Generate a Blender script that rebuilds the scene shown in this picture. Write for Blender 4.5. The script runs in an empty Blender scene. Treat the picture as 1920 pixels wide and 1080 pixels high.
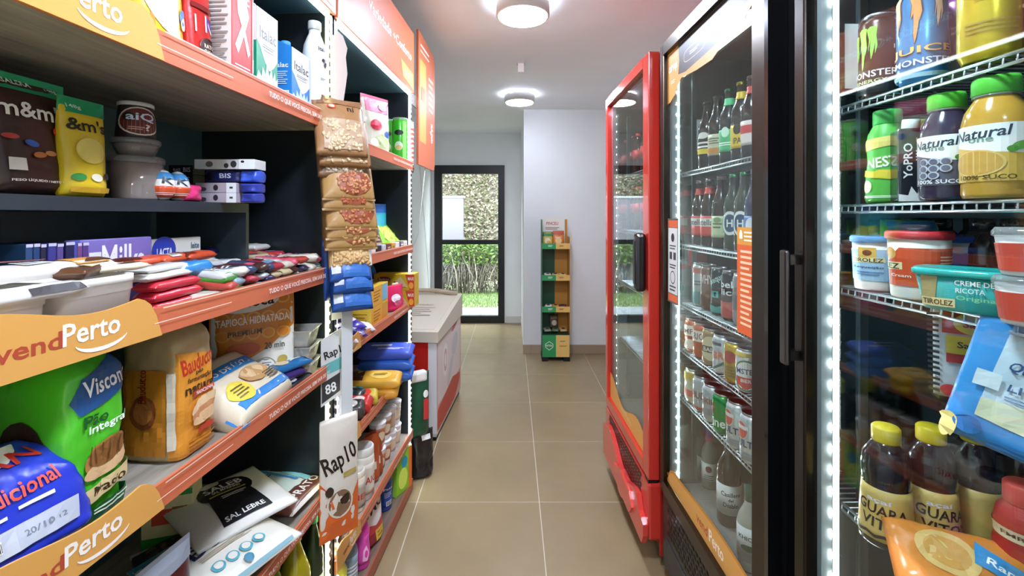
import bpy, bmesh, math, random
from mathutils import Vector, Matrix, Euler, noise
random.seed(7)
scn = bpy.context.scene
COL = scn.collection
# ---------------------------------------------------------------- camera, world, light, exposure
F_PX, HCAM, HOR = 855.0, 1.404, 405.0            # focal length in pixels, eye height, horizon row
cam = bpy.data.cameras.new('camera'); cam.sensor_width = 36; cam.lens = F_PX / 1920 * 36
cam.shift_y = -(540 - HOR) / 1920; cam.clip_start = .02; cam.clip_end = 200
camo = bpy.data.objects.new('camera', cam); COL.objects.link(camo)
camo.location = (0, 0, HCAM); camo.rotation_euler = (math.pi / 2, 0, 0); scn.camera = camo
wd = bpy.data.worlds.new('world'); scn.world = wd; wd.use_nodes = True
bg = wd.node_tree.nodes['Background']; bg.inputs[0].default_value = (.86, .93, 1, 1); bg.inputs[1].default_value = 5.2
LAMP_W, LED_E, STRIP_E = 100.0, 105.0, 5.0        # ceiling diffuser, single led, led strip emission
scn.view_settings.view_transform = 'Standard'; scn.view_settings.look = 'None'
scn.view_settings.exposure = 1.1; scn.view_settings.gamma = 1; scn.view_settings.use_curve_mapping = False
scn.cycles.max_bounces = 10; scn.cycles.diffuse_bounces = 5; scn.cycles.glossy_bounces = 5
scn.cycles.transparent_max_bounces = 24; scn.cycles.sample_clamp_indirect = 6
scn.cycles.use_denoising = True; scn.cycles.caustics_reflective = False

# ---------------------------------------------------------------- materials
def lin(h):
    h = h.lstrip('#'); o = []
    for i in (0, 2, 4):
        c = int(h[i:i + 2], 16) / 255; o.append(c / 12.92 if c <= .04045 else ((c + .055) / 1.055) ** 2.4)
    return (*o, 1)
MC = {}
def M(hx, kind='plain', rough=None):
    key = (hx, kind, rough)
    if key in MC: return MC[key]
    m = bpy.data.materials.new(kind + '_' + hx.lstrip('#')); m.use_nodes = True
    nt = m.node_tree; n = nt.nodes; L = nt.links; b = n['Principled BSDF']; out = n['Material Output']
    c = lin(hx); b.inputs['Base Color'].default_value = c
    def noi(scale, det=3, vec=None, rough_=.55):
        t = n.new('ShaderNodeTexNoise'); t.inputs['Scale'].default_value = scale; t.inputs['Detail'].default_value = det
        t.inputs['Roughness'].default_value = rough_
        if vec: L.new(vec, t.inputs['Vector'])
        return t
    def bump(h, s, d=.002):
        p = n.new('ShaderNodeBump'); p.inputs['Strength'].default_value = s; p.inputs['Distance'].default_value = d
        L.new(h, p.inputs['Height']); L.new(p.outputs[0], b.inputs['Normal'])
    def ramp(fac, a, z, p0=.3, p1=.7):
        r = n.new('ShaderNodeValToRGB'); e = r.color_ramp.elements
        e[0].position, e[0].color, e[1].position, e[1].color = p0, a, p1, z
        L.new(fac, r.inputs[0]); L.new(r.outputs[0], b.inputs['Base Color'])
    dk = lambda f: (c[0] * f, c[1] * f, c[2] * f, 1)
    tc = n.new('ShaderNodeTexCoord').outputs['Object']
    rg = .45
    if kind == 'print': rg = .42
    elif kind == 'foil':
        rg = .3; bump(noi(38, 2, tc).outputs[0], .35, .004)
    elif kind == 'gloss': rg = .16; b.inputs['Coat Weight'].default_value = .3
    elif kind == 'metal': rg = .28; b.inputs['Metallic'].default_value = 1
    elif kind == 'mirror': rg = .09; b.inputs['Metallic'].default_value = .95
    elif kind == 'can': rg = .26; b.inputs['Metallic'].default_value = .45
    elif kind == 'wall':
        rg = .75; t = noi(1.3, 4, tc); ramp(t.outputs[0], dk(.95), dk(1.03)); bump(noi(220, 2, tc).outputs[0], .06, .001)
    elif kind == 'tile':
        rg = .3; g = n.new('ShaderNodeNewGeometry'); t = noi(1.7, 7, g.outputs['Position'], .62)
        ramp(t.outputs[0], dk(.84), dk(1.1), .28, .74); t2 = noi(9, 4, g.outputs['Position'])
        r = n.new('ShaderNodeMapRange'); r.inputs[3].default_value = .24; r.inputs[4].default_value = .42
        L.new(t2.outputs[0], r.inputs[0]); L.new(r.outputs[0], b.inputs['Roughness']); bump(t2.outputs[0], .05, .001)
    elif kind == 'wood':
        rg = .5; mp = n.new('ShaderNodeMapping'); mp.inputs['Scale'].default_value = (2.2, 26, 26); L.new(tc, mp.inputs[0])
        t = noi(1.6, 6, mp.outputs[0], .65); ramp(t.outputs[0], dk(.55), dk(1.25)); bump(t.outputs[0], .15, .001)
    elif kind == 'mottle':
        rg = .85; t = noi(6, 6, tc, .7); ramp(t.outputs[0], dk(.5), dk(1.4)); bump(t.outputs[0], .4, .02)
    elif kind == 'leaf':
        rg = .55; oi = n.new('ShaderNodeNewGeometry'); ramp(oi.outputs['Random Per Island'], dk(.45), dk(1.35), .05, .95)
    elif kind == 'slate':
        rg = .33; t = noi(5, 5, tc); ramp(t.outputs[0], dk(.8), dk(1.2))
    elif kind == 'emit':
        em = n.new('ShaderNodeEmission'); em.inputs[0].default_value = c; em.inputs[1].default_value = rough
        L.new(em.outputs[0], out.inputs[0]); n.remove(b); MC[key] = m; return m
    elif kind in ('glass', 'clear'):
        tr = n.new('ShaderNodeBsdfTransparent'); gl = n.new('ShaderNodeBsdfGlossy'); mx = n.new('ShaderNodeMixShader')
        lw = n.new('ShaderNodeLayerWeight'); lw.inputs[0].default_value = .5; pw = n.new('ShaderNodeMath'); pw.operation = 'POWER'; pw.inputs[1].default_value = 5
        ma = n.new('ShaderNodeMath'); ma.operation = 'MULTIPLY_ADD'; f0 = .065 if kind == 'glass' else .07; ma.inputs[1].default_value = 1 - f0; ma.inputs[2].default_value = f0
        tr.inputs[0].default_value = c; gl.inputs['Roughness'].default_value = .0 if kind == 'glass' else .09      # Schlick reflectance, same from both sides of the pane
        L.new(lw.outputs['Facing'], pw.inputs[0]); L.new(pw.outputs[0], ma.inputs[0]); L.new(ma.outputs[0], mx.inputs[0]); L.new(tr.outputs[0], mx.inputs[1]); L.new(gl.outputs[0], mx.inputs[2])
        if kind == 'clear':
            df = n.new('ShaderNodeBsdfDiffuse'); df.inputs[0].default_value = (.85, .85, .83, 1); m2 = n.new('ShaderNodeMixShader'); m2.inputs[0].default_value = .2
            L.new(mx.outputs[0], m2.inputs[1]); L.new(df.outputs[0], m2.inputs[2]); L.new(m2.outputs[0], out.inputs[0])
        else: L.new(mx.outputs[0], out.inputs[0])
        n.remove(b); MC[key] = m; return m
    b.inputs['Roughness'].default_value = rg if rough is None else rough
    MC[key] = m; return m

# ---------------------------------------------------------------- mesh builder
class B:
    def __init__(s): s.v = []; s.f = []; s.sm = []
    def add(s, v, f, sm=False):
        o = len(s.v); s.v += [tuple(p) for p in v]; s.f += [tuple(i + o for i in q) for q in f]; s.sm += [sm] * len(f); return s
    def box(s, x0, x1, y0, y1, z0, z1, bv=0):
        if bv:
            bm = bmesh.new(); bmesh.ops.create_cube(bm, size=1)
            for p in bm.verts: p.co = Vector(((x0 + x1) / 2 + p.co.x * (x1 - x0), (y0 + y1) / 2 + p.co.y * (y1 - y0), (z0 + z1) / 2 + p.co.z * (z1 - z0)))
            bmesh.ops.bevel(bm, geom=bm.edges[:], offset=bv, segments=2, affect='EDGES', profile=.5)
            bm.verts.index_update(); s.add([p.co for p in bm.verts], [[q.index for q in f.verts] for f in bm.faces]); bm.free(); return s
        v = [(x, y, z) for z in (z0, z1) for y in (y0, y1) for x in (x0, x1)]
        return s.add(v, [(0, 2, 3, 1), (4, 5, 7, 6), (0, 1, 5, 4), (2, 6, 7, 3), (0, 4, 6, 2), (1, 3, 7, 5)])
    def lathe(s, prof, seg=24, c=(0, 0, 0), sm=True):
        v = []; f = []; n = len(prof)
        for (r, z) in prof:
            for k in range(seg):
                a = 2 * math.pi * k / seg; v.append((c[0] + r * math.cos(a), c[1] + r * math.sin(a), c[2] + z))
        for i in range(n - 1):
            for k in range(seg):
                j = (k + 1) % seg; f.append((i * seg + k, i * seg + j, (i + 1) * seg + j, (i + 1) * seg + k))
        if prof[0][0] > 1e-6: f.append(tuple(reversed(range(seg))))
        if prof[-1][0] > 1e-6: f.append(tuple((n - 1) * seg + k for k in range(seg)))
        return s.add(v, f, sm)
    def tube(s, pts, r, seg=6):
        pts = [Vector(p) for p in pts]; v = []; f = []; n = len(pts)
        for i, p in enumerate(pts):
            t = (pts[min(i + 1, n - 1)] - pts[max(i - 1, 0)]).normalized()
            a = t.orthogonal().normalized() if i == 0 else (a - t * a.dot(t)).normalized()
            b = t.cross(a)
            for k in range(seg):
                q = 2 * math.pi * k / seg; v.append(p + (a * math.cos(q) + b * math.sin(q)) * r)
        for i in range(n - 1):
            for k in range(seg): j = (k + 1) % seg; f.append((i * seg + k, i * seg + j, (i + 1) * seg + j, (i + 1) * seg + k))
        f += [tuple(reversed(range(seg))), tuple((n - 1) * seg + k for k in range(seg))]
        return s.add(v, f, True)
    def prism(s, poly, y0, y1):                                   # outline in x,z extruded along y
        n = len(poly); v = [(x, y0, z) for x, z in poly] + [(x, y1, z) for x, z in poly]
        return s.add(v, [tuple(range(n)), tuple(reversed(range(n, 2 * n)))] + [(i, i + n, (i + 1) % n + n, (i + 1) % n) for i in range(n)])
    def obj(s, name, mat, parent=None, label=None):
        me = bpy.data.meshes.new(name); me.from_pydata(s.v, [], s.f); me.polygons.foreach_set('use_smooth', s.sm)
        bm = bmesh.new(); bm.from_mesh(me); bmesh.ops.recalc_face_normals(bm, faces=bm.faces); bm.to_mesh(me); bm.free()
        return mobj(name, me, mat, parent, label)
def mobj(name, me, mat, parent=None, label=None):
    if mat and not me.materials: me.materials.append(mat)
    o = bpy.data.objects.new(name, me); COL.objects.link(o); o.parent = parent
    if label: o['label'] = label
    return o
def tag(o, label, cat, group=None):
    o['label'] = label; o['category'] = cat
    if group: o['group'] = group
    return o
def struct(o, label=None):
    o['kind'] = 'structure'
    if label: o['label'] = label
    return o
def thing(name, label, cat, loc=(0, 0, 0), rot=0, group=None):
    o = bpy.data.objects.new(name, None); COL.objects.link(o); o.empty_display_size = .05
    o.location = loc; o.rotation_euler = rot if isinstance(rot, (tuple, list)) else (0, 0, rot)
    return tag(o, label, cat, group)
def bx(name, x0, x1, y0, y1, z0, z1, mat, parent=None, bv=0, label=None): return B().box(x0, x1, y0, y1, z0, z1, bv).obj(name, mat, parent, label)

# ---------------------------------------------------------------- print: shapes and lettering laid on a surface F(x, z)
TXT = {}
def txt(s, shear=0):
    if (s, shear) in TXT: return TXT[(s, shear)]
    c = bpy.data.curves.new('lettering', 'FONT'); c.body = s; c.resolution_u = 2; c.offset = .018; c.shear = shear
    o = bpy.data.objects.new('lettering', c); me = bpy.data.meshes.new_from_object(o)
    v = [(p.co.x, p.co.y) for p in me.vertices]; f = [tuple(p.vertices) for p in me.polygons]
    bpy.data.objects.remove(o); bpy.data.curves.remove(c); bpy.data.meshes.remove(me)
    x0, x1 = min(p[0] for p in v), max(p[0] for p in v); y0, y1 = min(p[1] for p in v), max(p[1] for p in v)
    TXT[(s, shear)] = ([((x - x0) / (x1 - x0) - .5, (y - y0) / (y1 - y0) - .5) for x, y in v], f); return TXT[(s, shear)]
def cut(poly, step):
    bm = bmesh.new(); bm.faces.new([bm.verts.new((x, 0, z)) for x, z in poly])
    for ax in (0, 2):
        lo = min(v.co[ax] for v in bm.verts); hi = max(v.co[ax] for v in bm.verts); k = lo + step
        while k < hi - 1e-6:
            p = [0, 0, 0]; p[ax] = k; q = [0, 0, 0]; q[ax] = 1
            bmesh.ops.bisect_plane(bm, geom=bm.verts[:] + bm.edges[:] + bm.faces[:], plane_co=p, plane_no=q); k += step
    bm.verts.index_update(); r = ([(v.co.x, v.co.z) for v in bm.verts], [[v.index for v in f.verts] for f in bm.faces]); bm.free(); return r
def cutmesh(v, f, step):
    bm = bmesh.new(); vs = [bm.verts.new((x, 0, z)) for x, z in v]
    for q in f:
        try: bm.faces.new([vs[i] for i in q])
        except ValueError: pass
    for ax in (0, 2):
        lo = min(p.co[ax] for p in bm.verts); hi = max(p.co[ax] for p in bm.verts); k = lo + step
        while k < hi - 1e-6:
            p = [0, 0, 0]; p[ax] = k; q = [0, 0, 0]; q[ax] = 1
            bmesh.ops.bisect_plane(bm, geom=bm.verts[:] + bm.edges[:] + bm.faces[:], plane_co=p, plane_no=q); k += step
    bm.verts.index_update(); r = ([(p.co.x, p.co.z) for p in bm.verts], [[p.index for p in q.verts] for q in bm.faces]); bm.free(); return r
def dec(root, F, w, h, items, eps=.0006, step=None, names=('label_print', 'lettering')):
    groups = {}; step = step or max(w, h) / 13; ex = []
    for it in items:
        if it[0] == 'bar':                                        # barcode: cx, cz, w, h
            _, cx, cz, bw, bh = it; ex.append(('r', '#f2f2ee', cx - bw / 2, cz - bh / 2, cx + bw / 2, cz + bh / 2)); x = cx - bw * .42; k = 0
            while x < cx + bw * .4:
                ww = bw * (.03, .07, .04, .1, .05)[k % 5]; ex.append(('r', '#202020', x, cz - bh * .38, x + ww, cz + bh * .4, id(it))); x += ww + bw * (.05, .04, .08)[k % 3]; k += 1
        elif it[0] == 'l':                                        # small print: colour, cx, cz, w, h, rows
            _, hx, cx, cz, bw, bh, nn = it
            for k in range(nn):
                z = cz + bh / 2 - bh * (k + .5) / nn; ww = bw * (1, .86, .95, .7)[k % 4]
                ex.append(('r', hx, cx - bw / 2, z - bh / nn * .22, cx - bw / 2 + ww, z + bh / nn * .22, id(it)))
        else: ex.append(it)
    for i, it in enumerate(ex):
        k, hx = it[0], it[1]
        if k == 't':
            _, _, s, cx, cz, tw, th, *r = it; a = math.radians(r[0]) if r else 0; ca, sa = math.cos(a), math.sin(a); v, f = txt(s, r[1] if len(r) > 1 else 0)
            v = [(cx * w + x * tw * w * ca - y * th * h * sa, cz * h + x * tw * w * sa + y * th * h * ca) for x, y in v]
            if step < 5 and max(tw * w, th * h) > step * 1.3: v, f = cutmesh(v, f, step)
        elif k == 'r':
            _, _, a0, b0, a1, b1 = it[:6]; v, f = cut([(a0 * w, b0 * h), (a1 * w, b0 * h), (a1 * w, b1 * h), (a0 * w, b1 * h)], step)
        elif k == 'e':
            _, _, cx, cz, rx, rz, *r = it; a = math.radians(r[0]) if r else 0; ca, sa = math.cos(a), math.sin(a); pl = []
            for q in range(22):
                t = 2 * math.pi * q / 22; X, Z = rx * w * math.cos(t), rz * h * math.sin(t); pl.append((cx * w + X * ca - Z * sa, cz * h + X * sa + Z * ca))
            v, f = cut(pl, step)
        else: v, f = cut([(x * w, z * h) for x, z in it[2]], step)
        g = groups.setdefault((k == 't', hx, it[6] if k == 'r' and len(it) > 6 else -i), B()); P = []
        e = min(w, h) * .002 + 1e-5
        for x, z in v:
            p = F(x, z); nn = (F(x + e, z) - F(x - e, z)).cross(F(x, z + e) - F(x, z - e))
            nn = nn.normalized() if nn.length > 1e-12 else Vector((0, -1, 0)); P.append(p + nn * eps * (1 + .3 * min(i, 12) + .12 * max(0, i - 12)))
        g.add(P, f)
    for (t, hx, kk), g in groups.items():
        me = bpy.data.meshes.new('print'); me.from_pydata(g.v, [], g.f); o = mobj('small_print' if kk > 0 else names[1] if t else names[0], me, M(hx, 'print'), root)
        if kk > 0: o['kind'] = 'stuff'
def plane_F(o, ux, uz):                                           # flat print surface: origin, right, up
    o, ux, uz = Vector(o), Vector(ux), Vector(uz); return lambda x, z: o + ux * x + uz * z

# ---------------------------------------------------------------- product shapes
def orient(root, ctr, rz, tilt, h):
    R = Euler((tilt, 0, rz)).to_matrix(); root.rotation_euler = (tilt, 0, rz); root.location = Vector(ctr) - R @ Vector((0, 0, h / 2))
LYING = -math.pi / 2
def pouch(name, label, cat, loc, rz, w, h, t, hx, items=(), style='pillow', tilt=0, group=None, wr=.002, kind='foil', part='bag', centre=False, seed=None, eps=.0013, res=None):
    res = res or ((18, 22) if max(w, h) > .12 else (12, 14))
    sd = random.random() * 50 if seed is None else seed
    def T(x, z):
        u = min(1, abs(2 * x / w)); v = min(1, max(0, z / h))
        if style == 'pillow': return (1 - u ** 2.6) ** .6 * max(0, 1 - abs((v - .5) / .46) ** 3.4) ** .6
        if style == 'bar':
            if h > w: u, v = abs(2 * v - 1), .5 + .5 * u
            return min(1, max(.03, (.96 - u) / .1)) ** .5 * max(0, 1 - abs(2 * v - 1) ** 4) ** .5
        if style == 'stand': return (1 - u ** 2.8) ** .55 * min(1, (v + .02) / .1) ** .5 * max(0, (.93 - v) / .93) ** .5
        return (1 - u ** 9) ** .5 * max(0, 1 - abs(2 * v - 1) ** 9) ** .5          # block
    def S(x, z, sg):
        k = T(x, z); q = noise.noise(Vector((x * 28 / max(.08, w) * .1 + sd, z * 3.4 / max(.05, h), sd + sg))) + .5 * noise.noise(Vector((x * 60 + sd, z * 60, sg)))
        return Vector((x * (1 - .05 * k), sg * (k * t / 2 + wr * q * (.25 + k)), z))
    F = lambda x, z: S(x, z, -1)
    nx, nz = res; b = B(); v = []; f = []; idx = {}
    for sg in (-1, 1):
        for j in range(nz + 1):
            for i in range(nx + 1):
                rim = i in (0, nx) or j in (0, nz)
                if rim and sg == 1: idx[sg, i, j] = idx[-1, i, j]; continue
                u = math.sin((2 * i / nx - 1) * math.pi / 2 * .92) / math.sin(math.pi / 2 * .92)
                p = S(u * w / 2, h * j / nz, sg); 
                if rim: p.y = 0 if T(u * w / 2, h * j / nz) < .05 else p.y
                idx[sg, i, j] = len(v); v.append(p)
    for sg in (-1, 1):
        for j in range(nz):
            for i in range(nx):
                q = (idx[sg, i, j], idx[sg, i + 1, j], idx[sg, i + 1, j + 1], idx[sg, i, j + 1]); f.append(q if sg < 0 else q[::-1])
    b.add(v, f, True)
    if not items:
        o = b.obj(name, M(hx, kind)); tag(o, label, cat, group)
    else:
        o = thing(name, label, cat, group=group); b.obj(part, M(hx, kind), o)
    if centre: orient(o, loc, rz, tilt, h)
    else: o.location = loc; o.rotation_euler = (tilt, 0, rz)
    if items: dec(o, F, w, h, items, eps)
    o['_dims'] = 0; del o['_dims']
    return o, F
def carton(name, label, cat, loc, rz, w, d, h, hx, faces=None, group=None, bv=.002, tilt=0, centre=False, part='box_body', kind='plain', slope=0):
    o = thing(name, label, cat, group=group)
    if slope:
        b = B().prism([(-w / 2, 0), (w / 2, 0), (w / 2, h), (-w / 2, h)], -d / 2, d / 2); b.v = [(x, y, z - (slope if z > h * .9 and y < 0 else 0)) for x, y, z in b.v]; b.obj(part, M(hx, kind), o)
    else: bx(part, -w / 2, w / 2, -d / 2, d / 2, 0, h, M(hx, kind), o, bv)
    if centre: orient(o, loc, rz, tilt, h)
    else: o.location = loc; o.rotation_euler = (tilt, 0, rz)
    FF = {'F': (lambda x, z: Vector((x, -d / 2, z)), w, h - slope), 'L': (lambda x, z: Vector((-w / 2, -x, z)), d, h - slope), 'R': (lambda x, z: Vector((w / 2, x, z)), d, h - slope),
          'T': (lambda x, z: Vector((x, z - d / 2, h)), w, d)}
    for k, it in (faces or {}).items(): dec(o, *FF[k], it, step=9)
    return o
def prof_r(prof):
    def r(z):
        for (r0, z0), (r1, z1) in zip(prof, prof[1:]):
            if z0 <= z <= z1 and z1 > z0: return r0 + (r1 - r0) * (z - z0) / (z1 - z0)
        return prof[-1][0] if z > prof[-1][1] else prof[0][0]
    return r
def lathed(name, label, cat, loc, rz, prof, hx, kind='gloss', parts=(), items=(), group=None, seg=28, part='body', w=None, tilt=0, centre=False, rot=None):
    """parts: (part name, profile, colour, kind)"""
    o = thing(name, label, cat, group=group); B().lathe(prof, seg).obj(part, M(hx, kind), o); H = prof[-1][1]
    for pn, pp, ph, pk in parts: B().lathe(pp, seg).obj(pn, M(ph, pk), o)
    rr = prof_r([(a, c) for a, c in prof if a > 0]); R0 = max(a for a, c in prof)
    F = lambda x, z: Vector(((rr(z) + .0006) * math.sin(x / R0), -(rr(z) + .0006) * math.cos(x / R0), z))
    if items: dec(o, F, 2 * R0, H, items, eps=.0005, step=R0 * .2)
    if centre: orient(o, loc, rz, tilt, H)
    else: o.location = loc; o.rotation_euler = rot or (tilt, 0, rz)
    return o
def can(name, label, loc, rz, r, h, hx, items=(), group=None, kind='can', cat='can'):
    p = [(0, .003), (r * .78, .003), (r * .8, 0), (r * .86, .002), (r, .014), (r, h - .018), (r * .84, h - .004)]
    lid = [(r * .84, h - .006), (r * .87, h - .004), (r * .87, h), (r * .82, h), (r * .8, h - .004), (0, h - .004)]
    return lathed(name, label, cat, loc, rz, p, hx, kind, [('lid', lid, '#b9bcc0', 'metal')], items, group)
def band(prof, z0, z1, e=.0007):
    rr = prof_r(prof); n = 6; return [(rr(z0) - .0005, z0)] + [(rr(z0 + (z1 - z0) * i / n) + e, z0 + (z1 - z0) * i / n) for i in range(n + 1)] + [(rr(z1) - .0005, z1)]
def scatter(root, name, F, w, h, x0, z0, x1, z1, n, size, hx, sq=.55, kind='plain', round_win=False):
    b = B(); bm = bmesh.new(); bmesh.ops.create_icosphere(bm, subdivisions=1, radius=1); bv = [v.co.copy() for v in bm.verts]; bf = [[v.index for v in f.verts] for f in bm.faces]; bm.free()
    for _ in range(n):
        x, z = random.uniform(x0, x1), random.uniform(z0, z1)
        if round_win and ((x - (x0 + x1) / 2) / (x1 - x0)) ** 2 + ((z - (z0 + z1) / 2) / (z1 - z0)) ** 2 > .25: continue
        p = F(x * w, z * h); R = Euler([random.uniform(0, 6) for _ in range(3)]).to_matrix()
        b.add([p + R @ Vector((v.x * size, v.y * size * sq, v.z * size * .7)) for v in bv], bf, True)
    o = b.obj(name, M(hx, kind), root); o['kind'] = 'stuff'; return o
def loaf(name, label, cat, loc, rz, w, d, h, hx, items=(), left=(), top=.82, group=None, kind='foil', tilt=0, wr=.0035, pinch=.35, crust=None):
    """soft boxy bag, gathered at the top; left = print on the side towards -x"""
    sd = random.random() * 40; o = thing(name, label, cat, loc, rz, group); o.rotation_euler = (tilt, 0, rz); E = 5
    def sc(z):
        v = min(1, max(0, z / h))
        if v < .06: return .86 + .14 * (v / .06) ** .5
        return 1 if v < top else 1 - (1 - pinch) * ((v - top) / (1 - top)) ** 1.7
    def ring(a, z):
        s = sc(z); ca, sa = math.cos(a), math.sin(a); k = (abs(ca) ** E + abs(sa) ** E) ** (-1 / E)
        q = wr * (noise.noise(Vector((ca * 2 + sd, sa * 2, z * 18))) + .6 * noise.noise(Vector((ca * 5, sa * 5 + sd, z * 45))))
        return Vector(((w / 2 * s + q) * k * ca, (d / 2 * s + q) * k * sa, z))
    n, nz = 64, 40; b = B(); v = [ring(2 * math.pi * i / n, h * j / nz) for j in range(nz + 1) for i in range(n)]
    f = [(j * n + i, j * n + (i + 1) % n, (j + 1) * n + (i + 1) % n, (j + 1) * n + i) for j in range(nz) for i in range(n)] + [tuple(range(n))[::-1], tuple(nz * n + i for i in range(n))]
    b.add(v, f, True).obj('bag', M(hx, kind), o)
    def face(x, z, side):
        t = max(-.98, min(.98, x / ((w if side == 0 else d) / 2))); k = (1 - abs(t) ** E) ** (1 / E)
        return ring(math.atan2(-k, t) if side == 0 else math.atan2(-t, -k), z)
    if items: dec(o, lambda x, z: face(x, z, 0), w, h, items, eps=.0018, step=w / 14)
    if left: dec(o, lambda x, z: face(x, z, 1), d, h, left, eps=.0018, step=d / 14)
    return o, (lambda x, z: face(x, z, 0)), (lambda x, z: face(x, z, 1))

# ---------------------------------------------------------------- where a pixel's ray meets a rack front, a cooler front or a level
VL, AL, VR, AR = 1005.0, .636, 945.0, .60
R1 = math.pi / 2 - math.atan((VL - 960) / F_PX); RR = -math.pi / 2 + math.atan((960 - VR) / F_PX)
N1 = Vector((-math.sin(R1), math.cos(R1), 0)); NR = Vector((-math.sin(RR), math.cos(RR), 0))   # into the rack / into the cooler
def LP(px, d): Y = (AL + d) * F_PX / (VL - px); return (px - 960) * Y / F_PX, Y
def RP(px, d): Y = (AR + d) * F_PX / (px - VR); return (px - 960) * Y / F_PX, Y
def zof(py, Y): return HCAM - (py - HOR) * Y / F_PX
def onz(px, py, z): Y = (HCAM - z) * F_PX / (py - HOR); return Vector(((px - 960) * Y / F_PX, Y, z))
def at(px, py, Y): return Vector(((px - 960) * Y / F_PX, Y, zof(py, Y)))
def LS(p0, p1, yt, d, zs, thick=0):
    a, b = LP(p0, d), LP(p1, d); m = Vector(((a[0] + b[0]) / 2, (a[1] + b[1]) / 2, zs)); w = math.hypot(a[0] - b[0], a[1] - b[1])
    return m + N1 * thick / 2, w, zof(yt, m.y) - zs
def lf(Y, d=0): return Vector((-AL + (VL - 960) / F_PX * Y, Y, 0)) + N1 * d      # point on the rack front line
def rf(Y, d=0): return Vector((AR - (960 - VR) / F_PX * Y, Y, 0)) + NR * d
# ================================================================ the room
CEIL, XL, XR, YB, YD, YP, XP = 2.49, -1.06, 1.27, -2.6, 6.0, 4.65, .12
MW = M('#eceded', 'wall')
floor = struct(bx('floor', XL - .1, XR + .1, YB - .1, YD + .12, -.08, -.0015, M('#cfc4b0', 'plain', .8)), 'beige porcelain tile floor with pale joints')
tb = B().box(.0022, .5978, .0022, .5978, -.009, 0, .001); tme = None
for i in range(-2, 3):
    for j in range(-9, 7):
        x, y = .134 + .6 * i - .0, 2.24 + .6 * j
        if x + .6 < XL or x > XR or y + .6 < YB: continue
        if tme is None: t = tb.obj('tile', M('#9a8664', 'tile'), floor); tme = t.data
        else: t = mobj('tile', tme, None, floor)
        t.location = (x, y, 0)
struct(bx('ceiling', XL - .1, XR + .1, YB - .1, YD + .12, CEIL, CEIL + .1, M('#f1f1f1', 'wall')), 'plain white ceiling')
struct(bx('wall_left', XL - .1, XL, YB - .1, YD + .1, 0, CEIL, MW)); struct(bx('wall_right', XR, XR + .1, YB - .1, YP + .1, 0, CEIL, MW))
struct(bx('wall_rear', XL, XR, YB - .1, YB, 0, CEIL, MW))
DX0, DX1, DZ1 = -1.018, -.098, zof(310, YD)
wf = struct(B().box(XL, DX0, YD, YD + .1, 0, CEIL).box(DX1, XP + .06, YD, YD + .1, 0, CEIL).box(DX0, DX1, YD, YD + .1, DZ1, CEIL).obj('wall_far', MW), 'white end wall around the glass door')
struct(B().box(XP, XR + .1, YP, YP + .12, 0, CEIL).box(XP, XP + .1, YP + .12, YD + .1, 0, CEIL).obj('wall_partition', M('#e4e4e3', 'wall')), 'white partition wall jutting into the room behind the cardboard stand')
bb = struct(bx('baseboard_partition', XP - .004, XR, YP - .004, YP, 0, .092, M('#8f7d68', 'plain')), 'low skirting of beige tile pieces along the partition')
me = None
for k, (a, b_) in enumerate([(XP - .008, .19), (.194, .46), (.464, 1.06), (1.064, XR)]):
    bx('tile', a, b_, YP - .011, YP - .004, .002, .092, M('#a8927a', 'tile'), bb)
struct(bx('baseboard_end_wall', DX1 + .02, XP, YD - .012, YD, 0, .085, M('#d4d1cc', 'wall')), 'pale skirting beside the glass door')
# glass door with black frame
door = struct(bpy.data.objects.new('door_1', None), 'black framed glass door to the garden'); COL.objects.link(door)
BK = M('#0b0b0c', 'plain', .4); dz = lambda py: zof(py, YD)
fx0, fx1 = -.92, -.182
B().box(DX0, fx0, YD - .02, YD + .05, 0, DZ1).box(fx1, DX1, YD - .02, YD + .05, 0, DZ1).box(fx0, fx1, YD - .02, YD + .05, dz(326), DZ1).box(fx0, fx1, YD - .02, YD + .05, 0, dz(592)).obj('door_frame', BK, door)
bx('middle_rail', fx0, fx1, YD - .022, YD + .05, dz(458), dz(449.5), BK, door)
for a, b_ in ((dz(449.5), dz(326)), (dz(592), dz(458))): bx('pane', fx0, fx1, YD + .01, YD + .016, a, b_, M('#fbfffe', 'glass'), door)
# outside: paving, lawn, hedge, garden wall, hillside
gr = struct(bx('ground', -9, 7, YD + .12, 12, -.12, -.03, M('#8b8f6c', 'mottle')), 'garden soil outside the door')
pv = struct(bx('terrace', -4, 2.6, YD + .12, 7.05, -.05, -.02, M('#8c9298')), 'grey terrace paving outside the door'); me = None
for i in range(-9, 5):
    for j in range(2):
        if me is None: p = B().box(.003, .447, .003, .44, -.02, -.004, .002).obj('paver', M('#9aa0a6', 'tile'), pv); me = p.data
        else: p = mobj('paver', me, None, pv)
        p.location = (i * .45 + j * .2, 6.14 + j * .445, 0)
def leaves(name, box, n, size, hx, flat=.5, seed=1, mat='leaf', fn=None):
    rd = random.Random(seed); v = []; f = []
    for _ in range(n):
        c = Vector([rd.uniform(a, b_) for a, b_ in box])
        if fn: c = fn(c)
        R = Euler((rd.uniform(-1, 1) * flat * 2, rd.uniform(-1, 1) * flat * 2, rd.uniform(0, 6.3))).to_matrix(); s = size * rd.uniform(.6, 1.3); o = len(v)
        v += [c + R @ Vector(q) for q in ((0, -s, 0), (s * .45, 0, s * .15), (0, s, 0), (-s * .45, 0, s * .15))]; f.append((o, o + 1, o + 2, o + 3))
    b = B(); b.v = v; b.f = f; b.sm = [False] * len(f)
    me_ = bpy.data.meshes.new(name); me_.from_pydata(v, [], f); return mobj(name, me_, M(hx, mat))
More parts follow.
